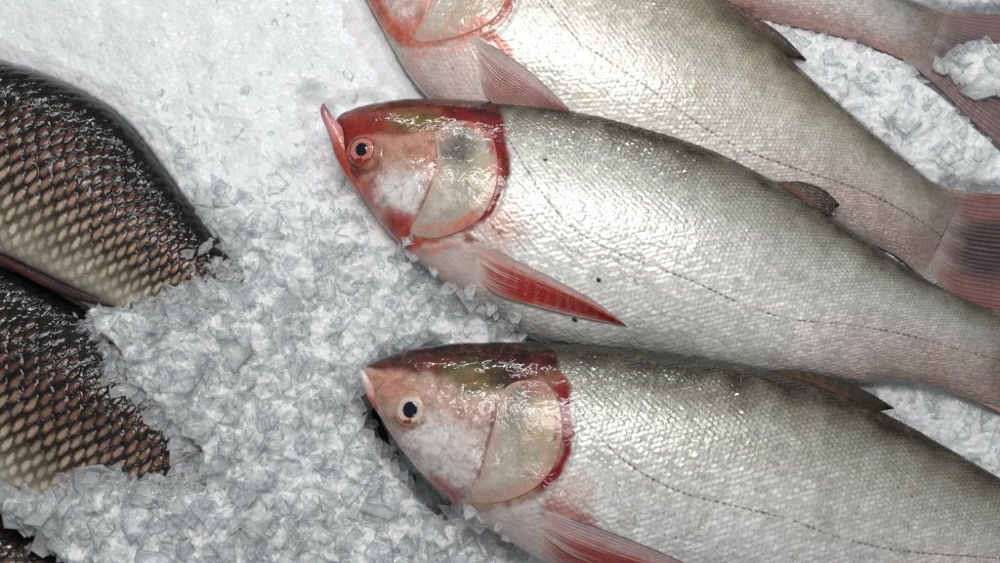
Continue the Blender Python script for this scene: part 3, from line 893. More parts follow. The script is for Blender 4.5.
def head_b(pt, col, c):
    hm = pt.area([(352, 375), (372, 350), (420, 330), (500, 330), (548, 340), (560, 368), (572, 400), (576, 430), (572, 455), (560, 478), (540, 496), (515, 506), (478, 514), (452, 512), (420, 480), (380, 430)], 3.5)
    br = pt.area([(452, 508), (480, 512), (525, 500), (538, 515), (548, 560), (520, 560), (470, 530)], 8)
    h = np.repeat(lin((194, 162, 147))[None], len(c), 0)
    h = mixc(h, lin((202, 140, 118)), pt.blob(392, 385, 20, 14, 20, 0.8) * 0.8)
    h = mixc(h, lin((236, 230, 227)), pt.blob(450, 450, 42, 30, 30, 0.6) * 1.0)
    h = mixc(h, lin((214, 190, 178)), pt.blob(480, 420, 24, 34, 10, 0.8) * 0.5)
    h = mixc(h, lin((194, 156, 140)), pt.blob(462, 410, 28, 12, 12, 0.8) * 0.55)
    dkm = sstep(0.26, 0.56, c + (fbm(pt.X0 / 14, pt.Y0 / 14, 4, 3) - 0.5) * 0.45)
    h = mixc(h, lin((50, 28, 24)), dkm * 0.92)
    h = mixc(h, lin((96, 88, 42)), pt.blob(470, 376, 32, 15, 8, 0.8) * 0.75)
    h = mixc(h, lin((122, 108, 60)), pt.blob(476, 384, 20, 7, 8, 0.8) * 0.6)
    h = mixc(h, lin((112, 34, 30)), pt.blob(432, 364, 24, 7, -14, 0.8) * 0.6)
    h = mixc(h, lin((104, 26, 24)), pt.area([(500, 358), (552, 352), (560, 384), (535, 380), (512, 384)], 6) * 0.8)
    h = mixc(h, lin((44, 28, 26)), pt.blob(506, 380, 13, 11, 0, 0.7) * 0.75)
    h = mixc(h, lin((30, 21, 20)), sstep(0.58, 0.88, c + pt.n * 0.25) * 0.95)
    h = mixc(h, lin((186, 160, 128)), pt.blob(546, 390, 12, 20, 70, 0.8) * 0.6)
    red = pt.stroke([(550, 374), (566, 396), (573, 428), (571, 455), (562, 474), (546, 490), (528, 500)], 9.0, 0.4)
    h = mixc(h, lin((134, 20, 24)), red)
    h = mixc(h, lin((110, 20, 24)), pt.stroke([(577, 425), (576, 452), (565, 476)], 2.5) * 0.7)
    h = mixc(h, lin((172, 38, 32)), pt.stroke([(428, 476), (446, 490), (462, 498)], 5.5) * 0.75)
    h = mixc(h, lin((120, 92, 84)), pt.stroke([(496, 400), (492, 430), (485, 460), (476, 486)], 2.0) * 0.8)
    h = mixc(h, lin((120, 96, 66)), pt.stroke([(392, 414), (404, 424), (420, 422)], 5) * 0.7)  # dark olive crescent: shade below the eye, put into the head colour
    h = mixc(h, lin((150, 62, 52)), pt.veins * 0.35)
    h = mixc(h, h * 0.62, sstep(0.52, 0.7, fbm(pt.X0 / 9, pt.Y0 / 9, 4, 19)) * 0.55)
    h = h * (0.76 + 0.42 * fbm(pt.X0 / 4, pt.Y0 / 4, 5, 12))[:, None]
    col = col * (1 - hm[:, None]) + h * hm[:, None]
    w = br * (1 - hm)
    b2 = np.repeat(lin((216, 202, 196))[None], len(c), 0)
    b2 = mixc(b2, lin((208, 168, 160)), pt.stroke([(460, 512), (495, 540), (540, 570)], 8) * 0.8)
    col = col * (1 - w[:, None]) + b2 * w[:, None]
    col = mixc(col, lin((168, 60, 48)), pt.stroke([(540, 500), (562, 512), (600, 534)], 8) * (1 - hm) * 0.7)
    col = mixc(col, lin((205, 150, 128)), pt.blob(565, 500, 20, 20, 0, 0.8) * (1 - hm) * 0.5)
    col = mixc(col, lin((110, 106, 84)), pt.stroke([(622, 510), (630, 512), (634, 520), (628, 528), (620, 524), (619, 515)], 1.2) * 0.5)
    col = mixc(col, lin((196, 190, 170)), pt.blob(627, 519, 8, 9, 0, 0.3) * 0.35)
    ex = -1.0 * pt.stroke([(496, 396), (492, 430), (485, 460), (476, 488)], 2.6, raw=True)
    ex += -0.8 * pt.stroke([(560, 380), (574, 405), (579, 430), (576, 458), (563, 482), (540, 499), (510, 509), (478, 516)], 3.0, raw=True)
    ex += 1.4 * pt.blob(450, 445, 36, 30, 20, 0.9) + 1.3 * (fbm(pt.X0 / 16, pt.Y0 / 16, 3, 24) - 0.5) * hm
    ex += -0.8 * pt.stroke([(432, 402), (430, 420), (414, 428), (396, 420)], 2.5, raw=True)
    return np.clip(hm + w * 0.55, 0, 1), col, ex


def head_c(pt, col, c):
    hm = pt.area([(330, -70), (350, -110), (440, -125), (510, -110), (525, -70), (524, -30), (516, 0), (500, 24), (470, 40), (440, 46), (412, 50), (390, 40), (350, -20)], 3.5)
    br = pt.area([(400, 46), (440, 48), (470, 38), (486, 62), (492, 100), (450, 110), (410, 80)], 7)
    h = np.repeat(lin((208, 156, 140))[None], len(c), 0)
    h = mixc(h, lin((228, 208, 200)), pt.blob(402, -8, 22, 26, 20, 0.7) * 0.95)
    h = mixc(h, lin((208, 104, 82)), pt.stroke([(352, -20), (372, 8), (392, 30), (416, 40)], 9) * 0.9)
    h = mixc(h, lin((214, 128, 108)), pt.stroke([(440, -10), (428, 20), (412, 40), (450, 42), (490, 26)], 7) * 0.8)
    h = mixc(h, lin((172, 60, 48)), pt.stroke([(516, -40), (515, -5), (500, 20)], 6) * 0.8)
    h = mixc(h, lin((150, 62, 52)), pt.veins * 0.35)
    h = mixc(h, h * 0.62, sstep(0.52, 0.7, fbm(pt.X0 / 9, pt.Y0 / 9, 4, 19)) * 0.55)
    h = h * (0.76 + 0.42 * fbm(pt.X0 / 4, pt.Y0 / 4, 5, 12))[:, None]
    col = col * (1 - hm[:, None]) + h * hm[:, None]
    w = br * (1 - hm)
    b2 = np.repeat(lin((220, 200, 192))[None], len(c), 0)
    b2 = mixc(b2, lin((222, 160, 146)), pt.stroke([(405, 52), (440, 50), (470, 42)], 7) * 0.7)
    b2 = mixc(b2, lin((214, 178, 168)), pt.stroke([(400, 60), (430, 98)], 7) * 0.7)
    col = col * (1 - w[:, None]) + b2 * w[:, None]
    col = mixc(col, lin((180, 70, 52)), pt.stroke([(478, 30), (500, 44), (512, 60)], 5) * (1 - hm) * 0.8)
    for sx, sy, sr in ((588, 96, 9), (618, 60, 6), (700, 90, 7), (750, 60, 6)):
        col = mixc(col, lin((188, 166, 110)), pt.blob(sx, sy, sr * 1.3, sr, 15, 0.95) * 0.3)
    ex = -1.2 * pt.stroke([(522, -60), (520, -10), (503, 26), (472, 42), (440, 48), (410, 52)], 3.0, raw=True)
    ex += -1.0 * pt.stroke([(440, -60), (438, -20), (426, 16), (412, 42)], 2.6, raw=True)
    ex += 1.2 * (fbm(pt.X0 / 16, pt.Y0 / 16, 3, 21) - 0.5) * hm
    return np.clip(hm + w * 0.35, 0, 1), col, ex


TONE_A = dict(edge=(160, 156, 152), belly=(222, 219, 214), flank=(228, 227, 223), mid=(212, 211, 206), upper=(188, 186, 177), back=(136, 133, 119), ridge=(60, 56, 44), pink=0.75)
TONE_B = dict(edge=(160, 158, 156), belly=(220, 219, 217), flank=(228, 227, 224), mid=(212, 211, 206), upper=(188, 186, 176), back=(130, 127, 112), ridge=(54, 51, 39), pink=0.6)
TONE_C = dict(edge=(190, 184, 176), belly=(216, 213, 204), flank=(220, 217, 209), mid=(210, 206, 195), upper=(190, 183, 168), back=(148, 140, 122), ridge=(86, 79, 64), pink=0.8)
TONE_D = dict(edge=(214, 168, 160), belly=(214, 192, 186), flank=(218, 214, 210), mid=(206, 203, 198), upper=(182, 179, 173), back=(124, 121, 114), ridge=(84, 82, 76), pink=0.2)

LAT_A = [(511, 143), (530, 175), (552, 205), (572, 228), (600, 245), (640, 262), (690, 280), (740, 303), (790, 319), (850, 325), (910, 336), (960, 350), (1005, 362)]
LAT_B = [(572, 400), (592, 428), (612, 450), (640, 472), (680, 492), (730, 505), (790, 520), (840, 538), (900, 551), (960, 556), (1020, 560)]
LAT_C = [(548, 2), (575, 36), (605, 58), (640, 82), (690, 118), (740, 148), (800, 170), (860, 190), (910, 215), (945, 240)]
LAT_D = None

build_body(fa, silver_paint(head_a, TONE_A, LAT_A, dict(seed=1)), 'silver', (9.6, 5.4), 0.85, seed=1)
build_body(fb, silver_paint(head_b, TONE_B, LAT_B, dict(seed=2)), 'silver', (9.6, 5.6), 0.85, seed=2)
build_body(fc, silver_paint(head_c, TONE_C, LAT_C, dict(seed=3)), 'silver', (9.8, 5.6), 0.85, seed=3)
build_body(fd, silver_paint(None, TONE_D, LAT_D, dict(seed=4)), 'silver', (9.8, 5.8), 0.55, seed=4)
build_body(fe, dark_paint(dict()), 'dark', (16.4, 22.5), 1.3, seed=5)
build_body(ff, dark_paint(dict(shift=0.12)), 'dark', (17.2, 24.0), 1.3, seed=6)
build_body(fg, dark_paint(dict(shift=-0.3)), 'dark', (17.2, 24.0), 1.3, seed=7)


# gill covers
def gc_a(pt, rr, side, rib, ribm):
    n = len(rr)
    h = np.repeat(lin((180, 175, 162))[None], n, 0)
    h = mixc(h, lin((212, 200, 186)), pt.blob(440, 195, 14, 32, 15, 0.8) * 0.7)
    h = mixc(h, lin((176, 160, 124)), pt.blob(478, 168, 14, 20, 0, 0.8) * 0.5)
    h = mixc(h, lin((56, 62, 58)), pt.blob(450, 142, 24, 24, 40, 0.7) * 0.95 * (0.55 + 0.7 * rib))
    h = mixc(h, lin((200, 196, 184)), ribm * sstep(0.55, 0.75, rib) * 0.55)
    h = mixc(h, lin((128, 24, 22)), pt.stroke([(462, 122), (482, 128), (493, 142), (497, 160)], 7) * 0.85)
    h = mixc(h, lin((208, 108, 88)), pt.stroke([(412, 232), (440, 234), (466, 224), (484, 208)], 8) * 0.75)
    h = mixc(h, lin((196, 60, 48)), sstep(0.9, 1.0, rr) * sstep(-0.2, 0.3, side) * 0.6)
    h = mixc(h, lin((226, 200, 186)), pt.stroke([(488, 190), (480, 202), (470, 208)], 3) * 0.8)
    h = h * (0.86 + 0.28 * fbm(pt.X0 / 4, pt.Y0 / 4, 4, 2))[:, None]
    return h


def gc_b(pt, rr, side, rib, ribm):
    n = len(rr)
    h = np.repeat(lin((184, 174, 158))[None], n, 0)
    h = mixc(h, lin((216, 206, 196)), pt.blob(495, 460, 14, 36, 15, 0.8) * 0.7)
    h = mixc(h, lin((186, 158, 124)), pt.blob(545, 425, 14, 34, 10, 0.8) * 0.6)
    h = mixc(h, lin((92, 92, 80)), pt.blob(512, 408, 14, 24, 10, 0.7) * 0.75 * (0.55 + 0.7 * rib))
    h = mixc(h, lin((40, 36, 34)), pt.blob(510, 396, 14, 8, 0, 0.7) * 0.85)
    h = mixc(h, lin((120, 60, 50)), pt.blob(536, 388, 18, 8, 20, 0.7) * 0.7)
    h = mixc(h, lin((210, 204, 194)), ribm * sstep(0.55, 0.75, rib) * 0.5)
    h = mixc(h, lin((96, 62, 48)), pt.stroke([(556, 410), (558, 428), (554, 444)], 2.2) * 0.7)
    h = mixc(h, lin((214, 168, 150)), pt.stroke([(474, 500), (505, 500), (532, 488), (552, 466)], 7) * 0.7)
    h = h * (0.88 + 0.24 * fbm(pt.X0 / 4, pt.Y0 / 4, 4, 2))[:, None]
    return h


def gc_c(pt, rr, side, rib, ribm):
    n = len(rr)
    h = np.repeat(lin((202, 190, 176))[None], n, 0)
    h = mixc(h, lin((216, 138, 118)), pt.stroke([(414, 40), (440, 40), (470, 30), (496, 16)], 9) * 0.75)
    h = mixc(h, lin((188, 164, 132)), pt.blob(470, 8, 20, 10, -20, 0.8) * 0.5)
    h = h * (0.88 + 0.24 * fbm(pt.X0 / 4, pt.Y0 / 4, 4, 2))[:, None]
    return h


gill_cover(fa, GILL_A, dict(hub=(441, 126), col=gc_a), seed=3)
gill_cover(fb, GILL_B, dict(hub=(506, 388), col=gc_b), seed=5)
gill_cover(fc, GILL_C, dict(hub=(440, -90), col=gc_c), seed=7)

# eyes
eye(fa, 362.5, 150, 16.5, 11.5, 6.2, [(20, 20, 26), (168, 96, 84), (202, 134, 116), (188, 110, 96), (112, 52, 48), (170, 98, 88), (176, 84, 70)], -0.3)
eye(fb, 411, 410, 16.0, 12.5, 7.0, [(20, 20, 30), (196, 176, 160), (222, 204, 188), (206, 180, 166), (170, 140, 126), (196, 158, 144), (200, 150, 132)], -0.3)

# jaws
jaw(fa, [(324, 103), (323.5, 108), (328, 119), (336, 132), (343, 147), (351, 166), (361, 184), (373, 202), (386, 220), (400, 238)], [3.6, 5.4, 8.6, 11.2, 9.6, 7.4, 6.2, 5.2, 4.2, 2.4], [14, 11, 8, 5, 3, 2, 1, 1, 0, -2],
    [(140, 76, 86), (204, 142, 146), (206, 136, 132), (186, 84, 70), (190, 74, 56), (196, 100, 82), (182, 64, 48), (190, 92, 74), (178, 58, 44), (190, 90, 72)])
jaw(fb, [(361, 370), (364, 377), (368.5, 387), (375, 400), (384, 416), (394, 431)], [2.6, 4.2, 4.8, 4.0, 3.4, 1.8], [9, 9, 7, 4, 1, -1],
    [(232, 220, 214), (226, 206, 200), (200, 128, 116), (178, 70, 60), (206, 160, 146), (204, 158, 146)])
jaw(fc, [(346, -72), (350, -56), (356, -36), (364, -14)], [5, 7, 6, 2.5], [9, 8, 5, 0],
    [(206, 120, 110), (212, 120, 100), (214, 128, 108), (220, 150, 132), (222, 170, 156)])

# fins
lay = lambda lift: (lambda u, v, zb, out: np.where(out, zb + 2, zb - 0.6 + (lift + 0.6) * sstep(0, 0.3, u) + 1.3 * np.sin(u * np.pi)))
fin(fa, 'pectoral_fin', [(461, 236), (490, 247), (522, 263), (560, 282), (594, 301), (627, 326)], [(476, 262), (484, 284), (500, 296), (535, 306), (575, 316), (627, 326)],
    pectoral_col((158, 36, 29), (206, 168, 156), (176, 150, 144)), 22, lay(2.2))
fin(fb, 'pectoral_fin', [(528, 506), (556, 514), (592, 526), (640, 544), (690, 566), (740, 592)], [(536, 540), (546, 566), (570, 590), (620, 606), (680, 606), (740, 596)],
    pectoral_col((150, 38, 35), (206, 170, 166), (172, 150, 152), 0.9), 22, lay(2.2))
fin(fc, 'pectoral_fin', [(468, 32), (490, 44), (515, 60), (540, 80), (570, 110)], [(478, 62), (482, 84), (494, 104), (530, 116), (572, 114)],
    pectoral_col((146, 84, 76), (188, 164, 158), (166, 146, 142), 0.7), 20, lay(2.2))

ridge_z = lambda z0, z1: (lambda u, v, zb, out: np.where(out, zb, zb) * 0 + z0 + (z1 - z0) * u + 3 * np.sin(v * 3) - 5 * v * 0)
fin(fa, 'dorsal_fin', [(768, 179), (785, 179.5), (808, 183), (825, 190), (839, 204)], [(775, 188), (795, 199), (812, 210), (826, 214), (839, 206)],
    dark_fin_col((70, 60, 50), (112, 76, 64)), 8, ridge_z(fa.zc + 6, fa.zc + 10), 60, 90, 0.6)
fin(fb, 'dorsal_fin', [(770, 370), (800, 371), (835, 378), (868, 392), (894, 408)], [(785, 379), (815, 392), (842, 404), (868, 412), (894, 409)],
    dark_fin_col((58, 52, 40), (100, 66, 52)), 9, ridge_z(fb.zc + 7, fb.zc + 12), 70, 100, 0.7)
fin(fc, 'dorsal_fin', [(690, -24), (720, -4), (748, 12), (780, 33), (806, 59)], [(700, -10), (728, 14), (756, 36), (785, 54), (806, 61)],
    dark_fin_col((78, 62, 54), (110, 70, 60)), 9, ridge_z(fc.zc + 4, fc.zc + 8), 60, 90, 0.7)

flat_z = lambda z0, z1: (lambda u, v, zb, out: z0 + (z1 - z0) * u + 2.5 * np.sin(v * 9) * u)
fin(fc, 'tail_fin', [(938, 184), (966, 191), (1010, 194), (1060, 186), (1100, 178)], [(918, 272), (950, 300), (1000, 312), (1050, 330), (1090, 350)],
    tail_col((124, 88, 84), (152, 130, 126), (64, 57, 60)), 27, flat_z(fc.zc + 2, fc.zc + 4), 120, 260, 0.5)
fin(fa, 'tail_fin', [(990, 309), (1030, 318), (1070, 310), (1120, 300), (1150, 296)], [(965, 396), (1015, 420), (1050, 440), (1090, 460), (1120, 476)],
    tail_col((186, 140, 132), (180, 140, 136), (104, 92, 94)), 19, flat_z(fa.zc + 2, fa.zc), 90, 160, 1.0)
fin(fd, 'tail_fin', [(924, 6), (952, 11), (1000, 14), (1050, 6), (1090, 0)], [(900, 56), (938, 86), (970, 118), (1005, 150), (1040, 186)],
    tail_col((122, 100, 102), (146, 124, 122), (92, 86, 90)), 25, flat_z(fd.zc + 2, fd.zc + 5), 120, 230, 0.5)
fin(fe, 'anal_fin', [(-30, 240), (10, 258), (45, 276), (80, 293), (114, 306)], [(-30, 250), (10, 268), (45, 287), (80, 301), (114, 308)],
    dark_fin_col((48, 34, 32), (86, 52, 46)), 5, ridge_z(fe.zc + 10, fe.zc + 16), 90, 40, 0.6)
fin(ff, 'tail_fin', [(266, 456), (280, 466), (296, 470), (310, 470)], [(222, 556), (236, 576), (252, 596), (270, 610)],
    tail_col((60, 50, 46), (70, 60, 52), (40, 36, 34)), 15, flat_z(-22, -30), 40, 60, 1.0)
fin(fe, 'tail_fin', [(296, 318), (308, 326), (322, 328), (336, 326)], [(258, 372), (266, 386), (278, 402), (290, 414)],
    tail_col((60, 50, 46), (70, 60, 52), (40, 36, 34)), 15, flat_z(-8, -34), 40, 60, 1.0)

# ================================================================== ICE
STEP = 1.6
c0 = unproj([-180, 1180], [760, 760]); c1 = unproj([-180, 1180], [-190, -190])
xs = np.arange(min(c0[0, 0], c1[0, 0]), max(c0[1, 0], c1[1, 0]), STEP)
ys = np.arange(c0[0, 1], c1[0, 1], STEP)
GX, GY = np.meshgrid(xs, ys, indexing='ij')
gx = GX.ravel(); gy = GY.ravel()

# outline of the loose ice that lies over the left hand fish
MOUND = unproj(*np.array([(146, 313), (118, 309), (96, 304), (78, 306), (88, 332), (112, 352), (128, 386), (150, 408), (180, 430), (198, 458), (197, 486), (164, 490), (128, 482), (96, 483), (60, 496), (20, 498), (-60, 484), (-60, 506), (0, 514), (34, 532), (62, 562), (110, 610), (140, 680), (330, 700), (420, 560), (420, 350), (300, 240), (250, 238), (232, 262), (236, 282), (214, 296), (180, 300)]).T, 20)
TAILCOVER = unproj(*np.array([(930, 72), (946, 76), (965, 90), (985, 99), (1010, 100), (1040, 80), (1010, 40), (968, 42), (952, 56), (936, 62)]).T, 10)
MOAT_B = [unproj(*np.array(p).T, 30) for p in ([(361, 394), (366, 410), (375, 430), (388, 448), (404, 468), (426, 492), (446, 512)], [(376, 363), (388, 354), (406, 347), (428, 342)])]


def base_height(x, y, detail=True):
    px, py = proj(np.column_stack([x, y, np.zeros_like(x)]))
    lump = (fbm(x / 60, y / 60, 3, 101) - 0.5) * 26 + (fbm(x / 22, y / 22, 3, 103) - 0.5) * 9
    rough = sstep(70, 320, py + (fbm(x / 40, y / 40, 3, 7) - 0.5) * 130) * sstep(620, 470, px)
    rough = np.maximum(rough, 0.45 * sstep(640, 760, px))
    H = 8 + lump * (0.35 + 0.65 * rough) + 10 * rough
    return H, rough, px, py


def voro(x, y, size, seed):
    """faceted relief: every cell a small tilted plate"""
    X = x / size; Y = y / size
    ix = np.floor(X); iy = np.floor(Y)
    best = np.full(x.shape, 9.0); out = np.zeros_like(x)
    for dx in (-1, 0, 1):
        for dy in (-1, 0, 1):
            cx = ix + dx; cy = iy + dy
            sx = cx + hash2(cx, cy, seed); sy = cy + hash2(cx, cy, seed + 1)
            d = np.hypot(X - sx, (Y - sy))
            tl = (hash2(cx, cy, seed + 2) - 0.5) * (X - sx) + (hash2(cx, cy, seed + 3) - 0.5) * (Y - sy)
            v = hash2(cx, cy, seed + 4) * 0.5 + 1.6 * tl
            m = d < best
            best = np.where(m, d, best); out = np.where(m, v, out)
    return out


def ice_height(x, y):
    H, rough, px, py = base_height(x, y)
    mound_d, _ = poly_dist(x, y, MOUND, True); mi = inside(x, y, MOUND)
    md = np.where(mi, mound_d, -mound_d)
    td, _ = poly_dist(x, y, TAILCOVER, True); ti = inside(x, y, TAILCOVER)
    td = np.where(ti, td, -td)
    XY = np.column_stack([x, y])
    allc = np.maximum(md, td)
    for f in ALL:
        cover = md if f in (fe, ff, fg) else (td if f is fd else np.full_like(md, -99.0))
        z, c, a = f.top(XY)
        isin = ~np.isnan(z)
        # distance outside the fish, along its own depth
        m, h, t = f.section(a)
        A = np.clip(a, f.a0, f.a1)
        m2, h2, _ = f.section(A)
        _, b = f.frame(XY)
        dout = np.hypot(np.maximum(np.abs(b - m2) - h2, 0), a - A)
        lim = f.zc - 3 + 0.35 * np.maximum(dout - 2, 0)
        H = np.where((~isin) & (cover < 0), np.minimum(H, lim + 2), H)
        over = isin & (cover >= 5)
        H = np.where(over, np.maximum(H, z - 1.5 + np.minimum(14, 0.4 * np.maximum(cover - 5, 0))), H)
        if f is fd:
            H = np.where(cover > 4, np.maximum(H, f.zc + 8 + np.minimum(12, 0.4 * cover)), H)
        H = np.where(isin & (cover < 5), np.minimum(H, f.zc - 14), H)
    for q, w, dep in ((MOAT_B[0], 7, 95), (MOAT_B[1], 8, 95)):
        d, _ = poly_dist(x, y, q)
        H = H - dep * sstep(w + 5, w - 3, d + (fbm(x / 8, y / 8, 2, 3) - 0.5) * 7)
    # shallow melted hollows round the jaws
    for p, w, dep in (([(312, 100), (318, 128), (330, 158), (345, 184)], 9, 14), ([(345, -20), (362, 14), (380, 48), (402, 82), (420, 100)], 8, 16), ([(330, 106), (350, 103), (380, 97)], 5, 8)):
        d, _ = poly_dist(x, y, unproj(*np.array(p, float).T, 10))
        H = H - dep * sstep(w + 13, w - 9, d + (fbm(x / 12, y / 12, 3, 23) - 0.5) * 14)
    # the tail fins lie in troughs of the ice
    for poly, lvl, cov_ in (([(940, 180), (975, 186), (1010, 188), (1100, 172), (1100, 352), (1050, 332), (1000, 316), (960, 312), (935, 296)], 2, None),
                            ([(925, 2), (960, 8), (1000, 9), (1090, -6), (1060, 190), (1003, 156), (968, 122), (938, 94), (915, 74)], -2, td)):
        q = unproj(*np.array(poly, float).T, 5)
        d, _ = poly_dist(x, y, q, True); d = np.where(inside(x, y, q), d, -d)
        w = sstep(-5, 4, d)
        if cov_ is not None:
            w = w * sstep(6, -2, cov_)
        H = np.where(w > 0, np.minimum(H, lvl - 7) * w + H * (1 - w), H)
    return H, rough, allc


H, ROUGH, COVER = ice_height(gx, gy)
# soften steps left by the fish limits
Hs = H.reshape(GX.shape)
for _ in range(3):
    Hp = np.pad(Hs, 1, mode='edge')
    Hs = (Hp[:-2, 1:-1] + Hp[2:, 1:-1] + Hp[1:-1, :-2] + Hp[1:-1, 2:] + 2 * Hs) / 6
H = Hs.ravel()
wx = gx + (fbm(gx / 14, gy / 14, 2, 61) - 0.5) * 14; wy = gy + (fbm(gx / 14, gy / 14, 2, 62) - 0.5) * 14
Hd = H + voro(wx, wy, 15, 41) * (1.0 + 6 * ROUGH) + voro(wx, wy, 7, 47) * (0.8 + 2.5 * ROUGH) + (fbm(gx / 4, gy / 4, 3, 66) - 0.5) * (1.2 + 1.5 * ROUGH)
par = np.column_stack([ROUGH, np.clip(COVER / 50, 0, 1), np.zeros_like(ROUGH)])
bed = mesh_obj('ice', np.column_stack([gx, gy, Hd]), grid_faces(len(xs), len(ys))[:, ::-1], ICE_BED, None, None, par)
bed['kind'] = 'structure'


def sample_grid(arr, x, y):
    i = np.clip(((x - xs[0]) / STEP).astype(int), 0, len(xs) - 1); j = np.clip(((y - ys[0]) / STEP).astype(int), 0, len(ys) - 1)
    return arr.reshape(GX.shape)[i, j]


def fish_top(x, y):
    XY = np.column_stack([x, y]); r = np.full(len(x), -99.0)
    for f in ALL:
        z, c, a = f.top(XY)
        r = np.fmax(r, np.where(np.isnan(z), -99, z))
    return r


TAIL_C = unproj(*np.array([(940, 180), (975, 187), (1010, 189), (1100, 172), (1100, 352), (1050, 332), (1000, 314), (960, 309), (935, 296)], float).T, 8)
TAIL_D = unproj(*np.array([(925, 2), (960, 9), (1000, 10), (1090, -6), (1060, 190), (1003, 153), (970, 120), (940, 92), (915, 72)], float).T, 5)


def chips():
    N0 = 46000
    px = rng.uniform(-40, 1040, N0); py = rng.uniform(-40, 610, N0)
    XY = unproj(px, py, 10)
    x, y = XY[:, 0], XY[:, 1]
    rg = sample_grid(ROUGH, x, y); cov = sample_grid(COVER, x, y); h = sample_grid(H, x, y)
    keep = rng.random(N0) < (0.04 + 0.40 * rg)
    edge = rng.uniform(-7, 5, N0)
    for f in ALL:
        z, c, a = f.top(XY)
        A = np.clip(a, f.a0, f.a1); m2, h2, _ = f.section(A); _, b = f.frame(XY)
        dout = np.hypot(np.maximum(np.abs(b - m2) - h2, 0), a - A)
        isin = ~np.isnan(z)
        cv = cov if f in (fd, fe, ff, fg) else np.full_like(cov, -99)
        keep &= ~(isin & (cv < edge))
        keep &= ~((~isin) & (dout < 3) & (cv < 0) & (rng.random(N0) < 0.8))
    keep &= ~(h < -68)
    for poly in (TAIL_C, TAIL_D):
        keep &= ~(inside(x, y, poly) & (cov < 2))
    # chips that ride up over the fish where the ice was thrown against them
    ov = []
    for line, cnt, w in (([(394, 243), (412, 262), (430, 277), (460, 300), (490, 318), (520, 336)], 120, 5), ([(360, 380), (362, 370), (368, 363)], 14, 3),
                         ([(150, 316), (190, 308), (222, 292), (236, 272), (228, 252)], 260, 13), ([(80, 312), (100, 348), (130, 388), (160, 416), (186, 456)], 80, 7),
                         ([(198, 470), (150, 492), (100, 487), (50, 500), (-10, 500)], 200, 9), ([(0, 508), (34, 532), (66, 566)], 70, 8),
                         ([(932, 66), (950, 78), (975, 90), (1000, 92)], 60, 8), ([(940, 60), (965, 44), (1000, 42)], 60, 8),
                         ([(466, 515), (490, 534), (520, 556)], 50, 4)):
        q = smooth_line(line, 200)[rng.integers(0, 200, cnt)]
        ov.append(q + rng.normal(0, w, (cnt, 2)))
    ov = np.vstack(ov)
    oxy = unproj(ov[:, 0], ov[:, 1], 25)
    nov = len(ov)
    x = np.concatenate([x[keep], oxy[:, 0]]); y = np.concatenate([y[keep], oxy[:, 1]])
    rg = np.concatenate([rg[keep], np.full(nov, 0.9)]); cov = np.concatenate([cov[keep], np.zeros(nov)])
    h = sample_grid(H, x, y)
    ft = fish_top(x, y)
    onfish = ft > h
    h = np.maximum(h, ft + 0.5)
    n = len(x)
    Vs = []; tris = []; quads = []; fr = []
    base = 0
    for i in range(n):
        k = random.choice((3, 4, 4, 5, 5, 6))
        size = min(25, 2.3 + 6.0 * math.exp(random.gauss(0, 0.62))) * (0.5 + 0.5 * rg[i])
        asp = random.uniform(0.38, 0.95)
        th = [2 * math.pi * (q + random.uniform(-0.38, 0.38)) / k for q in range(k)]
        rr = [size * random.uniform(0.6, 1.2) for _ in range(k)]
        tk = min(4.2, size * random.uniform(0.10, 0.30)) + 0.3
        co = (random.uniform(-.35, .35) * size, random.uniform(-.35, .35) * size * asp)
        jz = [random.gauss(0, 0.09) * size for _ in range(k)]
        rim = [(r * math.cos(t), r * math.sin(t) * asp, z) for r, t, z in zip(rr, th, jz)]
        q0 = random.uniform(0.80, 0.92)
        up = [(co[0] + (a_ - co[0]) * q0, co[1] + (b_ - co[1]) * q0, z_ * q0 + tk * random.uniform(0.3, 0.62)) for a_, b_, z_ in rim]
        P = np.array(rim + up + [(co[0], co[1], tk * random.uniform(0.5, 0.75)), (-co[0], -co[1], -tk * 0.6)])
        tilt = abs(random.gauss(0, 0.5)) * (0.35 + 0.75 * rg[i]) * (1.1 if size < 12 else 0.75)
        if onfish[i]: tilt *= 0.5
        az = random.uniform(0, 2 * math.pi); sp = random.uniform(0, 2 * math.pi)
        R = np.array(Matrix.Rotation(az, 3, 'Z') @ Matrix.Rotation(min(tilt, 1.3), 3, 'X') @ Matrix.Rotation(sp, 3, 'Z'))
        P = P @ R.T
        zz = h[i] + (random.uniform(0.5, 4) if onfish[i] else random.uniform(-2.5, 5.0) * (0.4 + 0.8 * rg[i]))
        if rg[i] < 0.4: zz -= 1.0
        P += np.array([x[i], y[i], zz])
        Vs.append(P)
        fr.append(np.concatenate([np.ones(k), np.zeros(k + 2)]))
        j = np.arange(k); jn = (j + 1) % k
        quads.append(np.stack([base + j, base + jn, base + k + jn, base + k + j], 1))
        tris.append(np.stack([base + k + j, base + k + jn, np.full(k, base + 2 * k)], 1))
        tris.append(np.stack([base + jn, base + j, np.full(k, base + 2 * k + 1)], 1))
        base += 2 * k + 2
    fr = np.concatenate(fr)
    o = mesh_obj('crushed_ice', np.vstack(Vs), [np.vstack(tris), np.vstack(quads)], ICE_CHIP, None, None, np.stack([fr] * 3, 1), smooth=False)
    o['kind'] = 'stuff'
    return n


print('chips', chips())

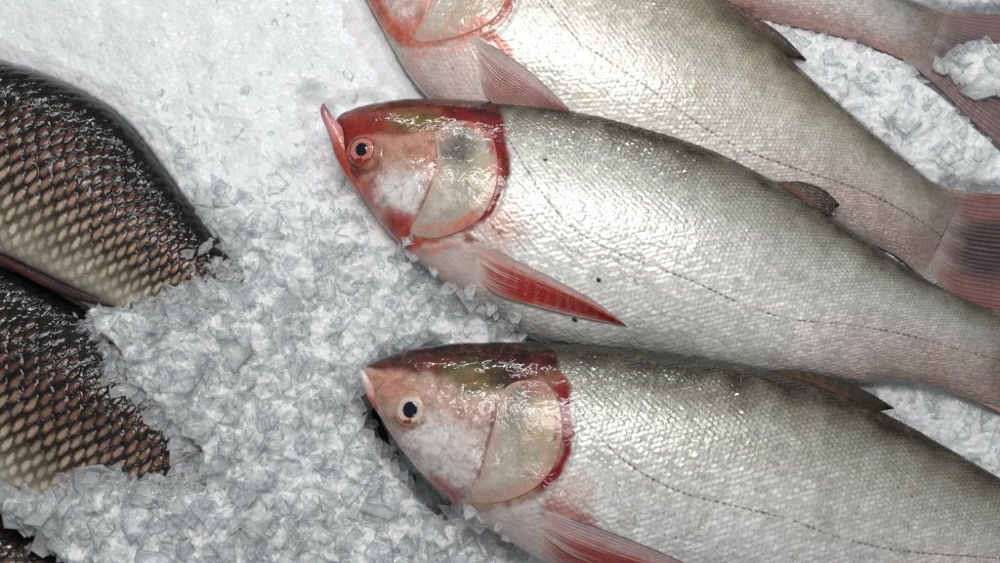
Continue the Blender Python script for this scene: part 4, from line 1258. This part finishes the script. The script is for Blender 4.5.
# dark tray the ice lies in
tz = -78.0
x0, x1, y0, y1 = xs[0] - 20, xs[-1] + 20, ys[0] - 20, ys[-1] + 20
TV = []; TF = []
def tray_box(a, b):
    k = len(TV)
    for z in (a[2], b[2]):
        TV.extend([(a[0], a[1], z), (b[0], a[1], z), (b[0], b[1], z), (a[0], b[1], z)])
    TF.extend([[k, k+3, k+2, k+1], [k+4, k+5, k+6, k+7], [k, k+1, k+5, k+4], [k+1, k+2, k+6, k+5], [k+2, k+3, k+7, k+6], [k+3, k, k+4, k+7]])
tray_box((x0, y0, tz - 20), (x1, y1, tz))
tray = mesh_obj('display_counter', np.array(TV), np.array(TF), TRAYM, smooth=False)
tray['kind'] = 'structure'

# ================================================================== LIGHT
def area(name, loc, target, sx, sy, watts, color):
    L = bpy.data.lights.new(name, 'AREA'); L.shape = 'RECTANGLE'; L.size = sx; L.size_y = sy
    L.energy = watts; L.color = color
    o = bpy.data.objects.new(name, L); COL.objects.link(o)
    o.location = loc
    o.rotation_euler = (Vector(target) - Vector(loc)).to_track_quat('-Z', 'Y').to_euler()
    return o


area('ceiling_panel', (0.0, 0.45, 1.5), (0.0, 0.12, 0), 0.9, 0.5, 12.0, (1.0, 0.992, 0.978))
area('strip_lamp', (-0.05, 1.55, 1.0), (0.0, 0.1, 0), 1.5, 0.05, 9.5, (0.97, 0.985, 1.0))
area('strip_lamp', (-0.1, 0.62, 1.55), (-0.1, 0.1, 0), 1.5, 0.035, 5.5, (0.97, 0.985, 1.0))
area('strip_lamp', (-0.2, -0.75, 1.7), (0, 0, 0), 1.3, 0.035, 3.2, (0.95, 0.98, 1.0))

w = bpy.data.worlds.new('World'); scene.world = w; w.use_nodes = True
bg = w.node_tree.nodes['Background']
bg.inputs[0].default_value = (0.9, 0.94, 1.0, 1); bg.inputs[1].default_value = 0.08

# every fish's empty stands at the middle of its own body
for f in ALL:
    am = (f.a0 + f.a1) / 2
    xy = f.world([am], [(f.fd(am) + f.fv(am)) / 2])[0]
    loc = Vector((xy[0] * MM, xy[1] * MM, f.zc * MM))
    f.root.location = loc
    for ch in f.root.children:
        ch.matrix_parent_inverse = Matrix.Translation(-loc)

# ================================================================== CAMERA
cd = bpy.data.cameras.new('camera'); cam = bpy.data.objects.new('camera', cd); COL.objects.link(cam)
cam.location = Vector(cam_pos * MM); cam.rotation_euler = (TILT, 0, 0)
cd.lens = LENS; cd.sensor_width = 36; cd.clip_start = 0.01; cd.clip_end = 50
cd.dof.use_dof = True; cd.dof.aperture_fstop = 4.0
cd.dof.focus_distance = (DIST - 60) * MM
scene.camera = cam
scene.view_settings.view_transform = 'Standard'; scene.view_settings.look = 'None'
scene.view_settings.exposure = 0; scene.view_settings.gamma = 1
scene.cycles.use_denoising = True
scene.cycles.max_bounces = 14; scene.cycles.diffuse_bounces = 9; scene.cycles.transparent_max_bounces = 24
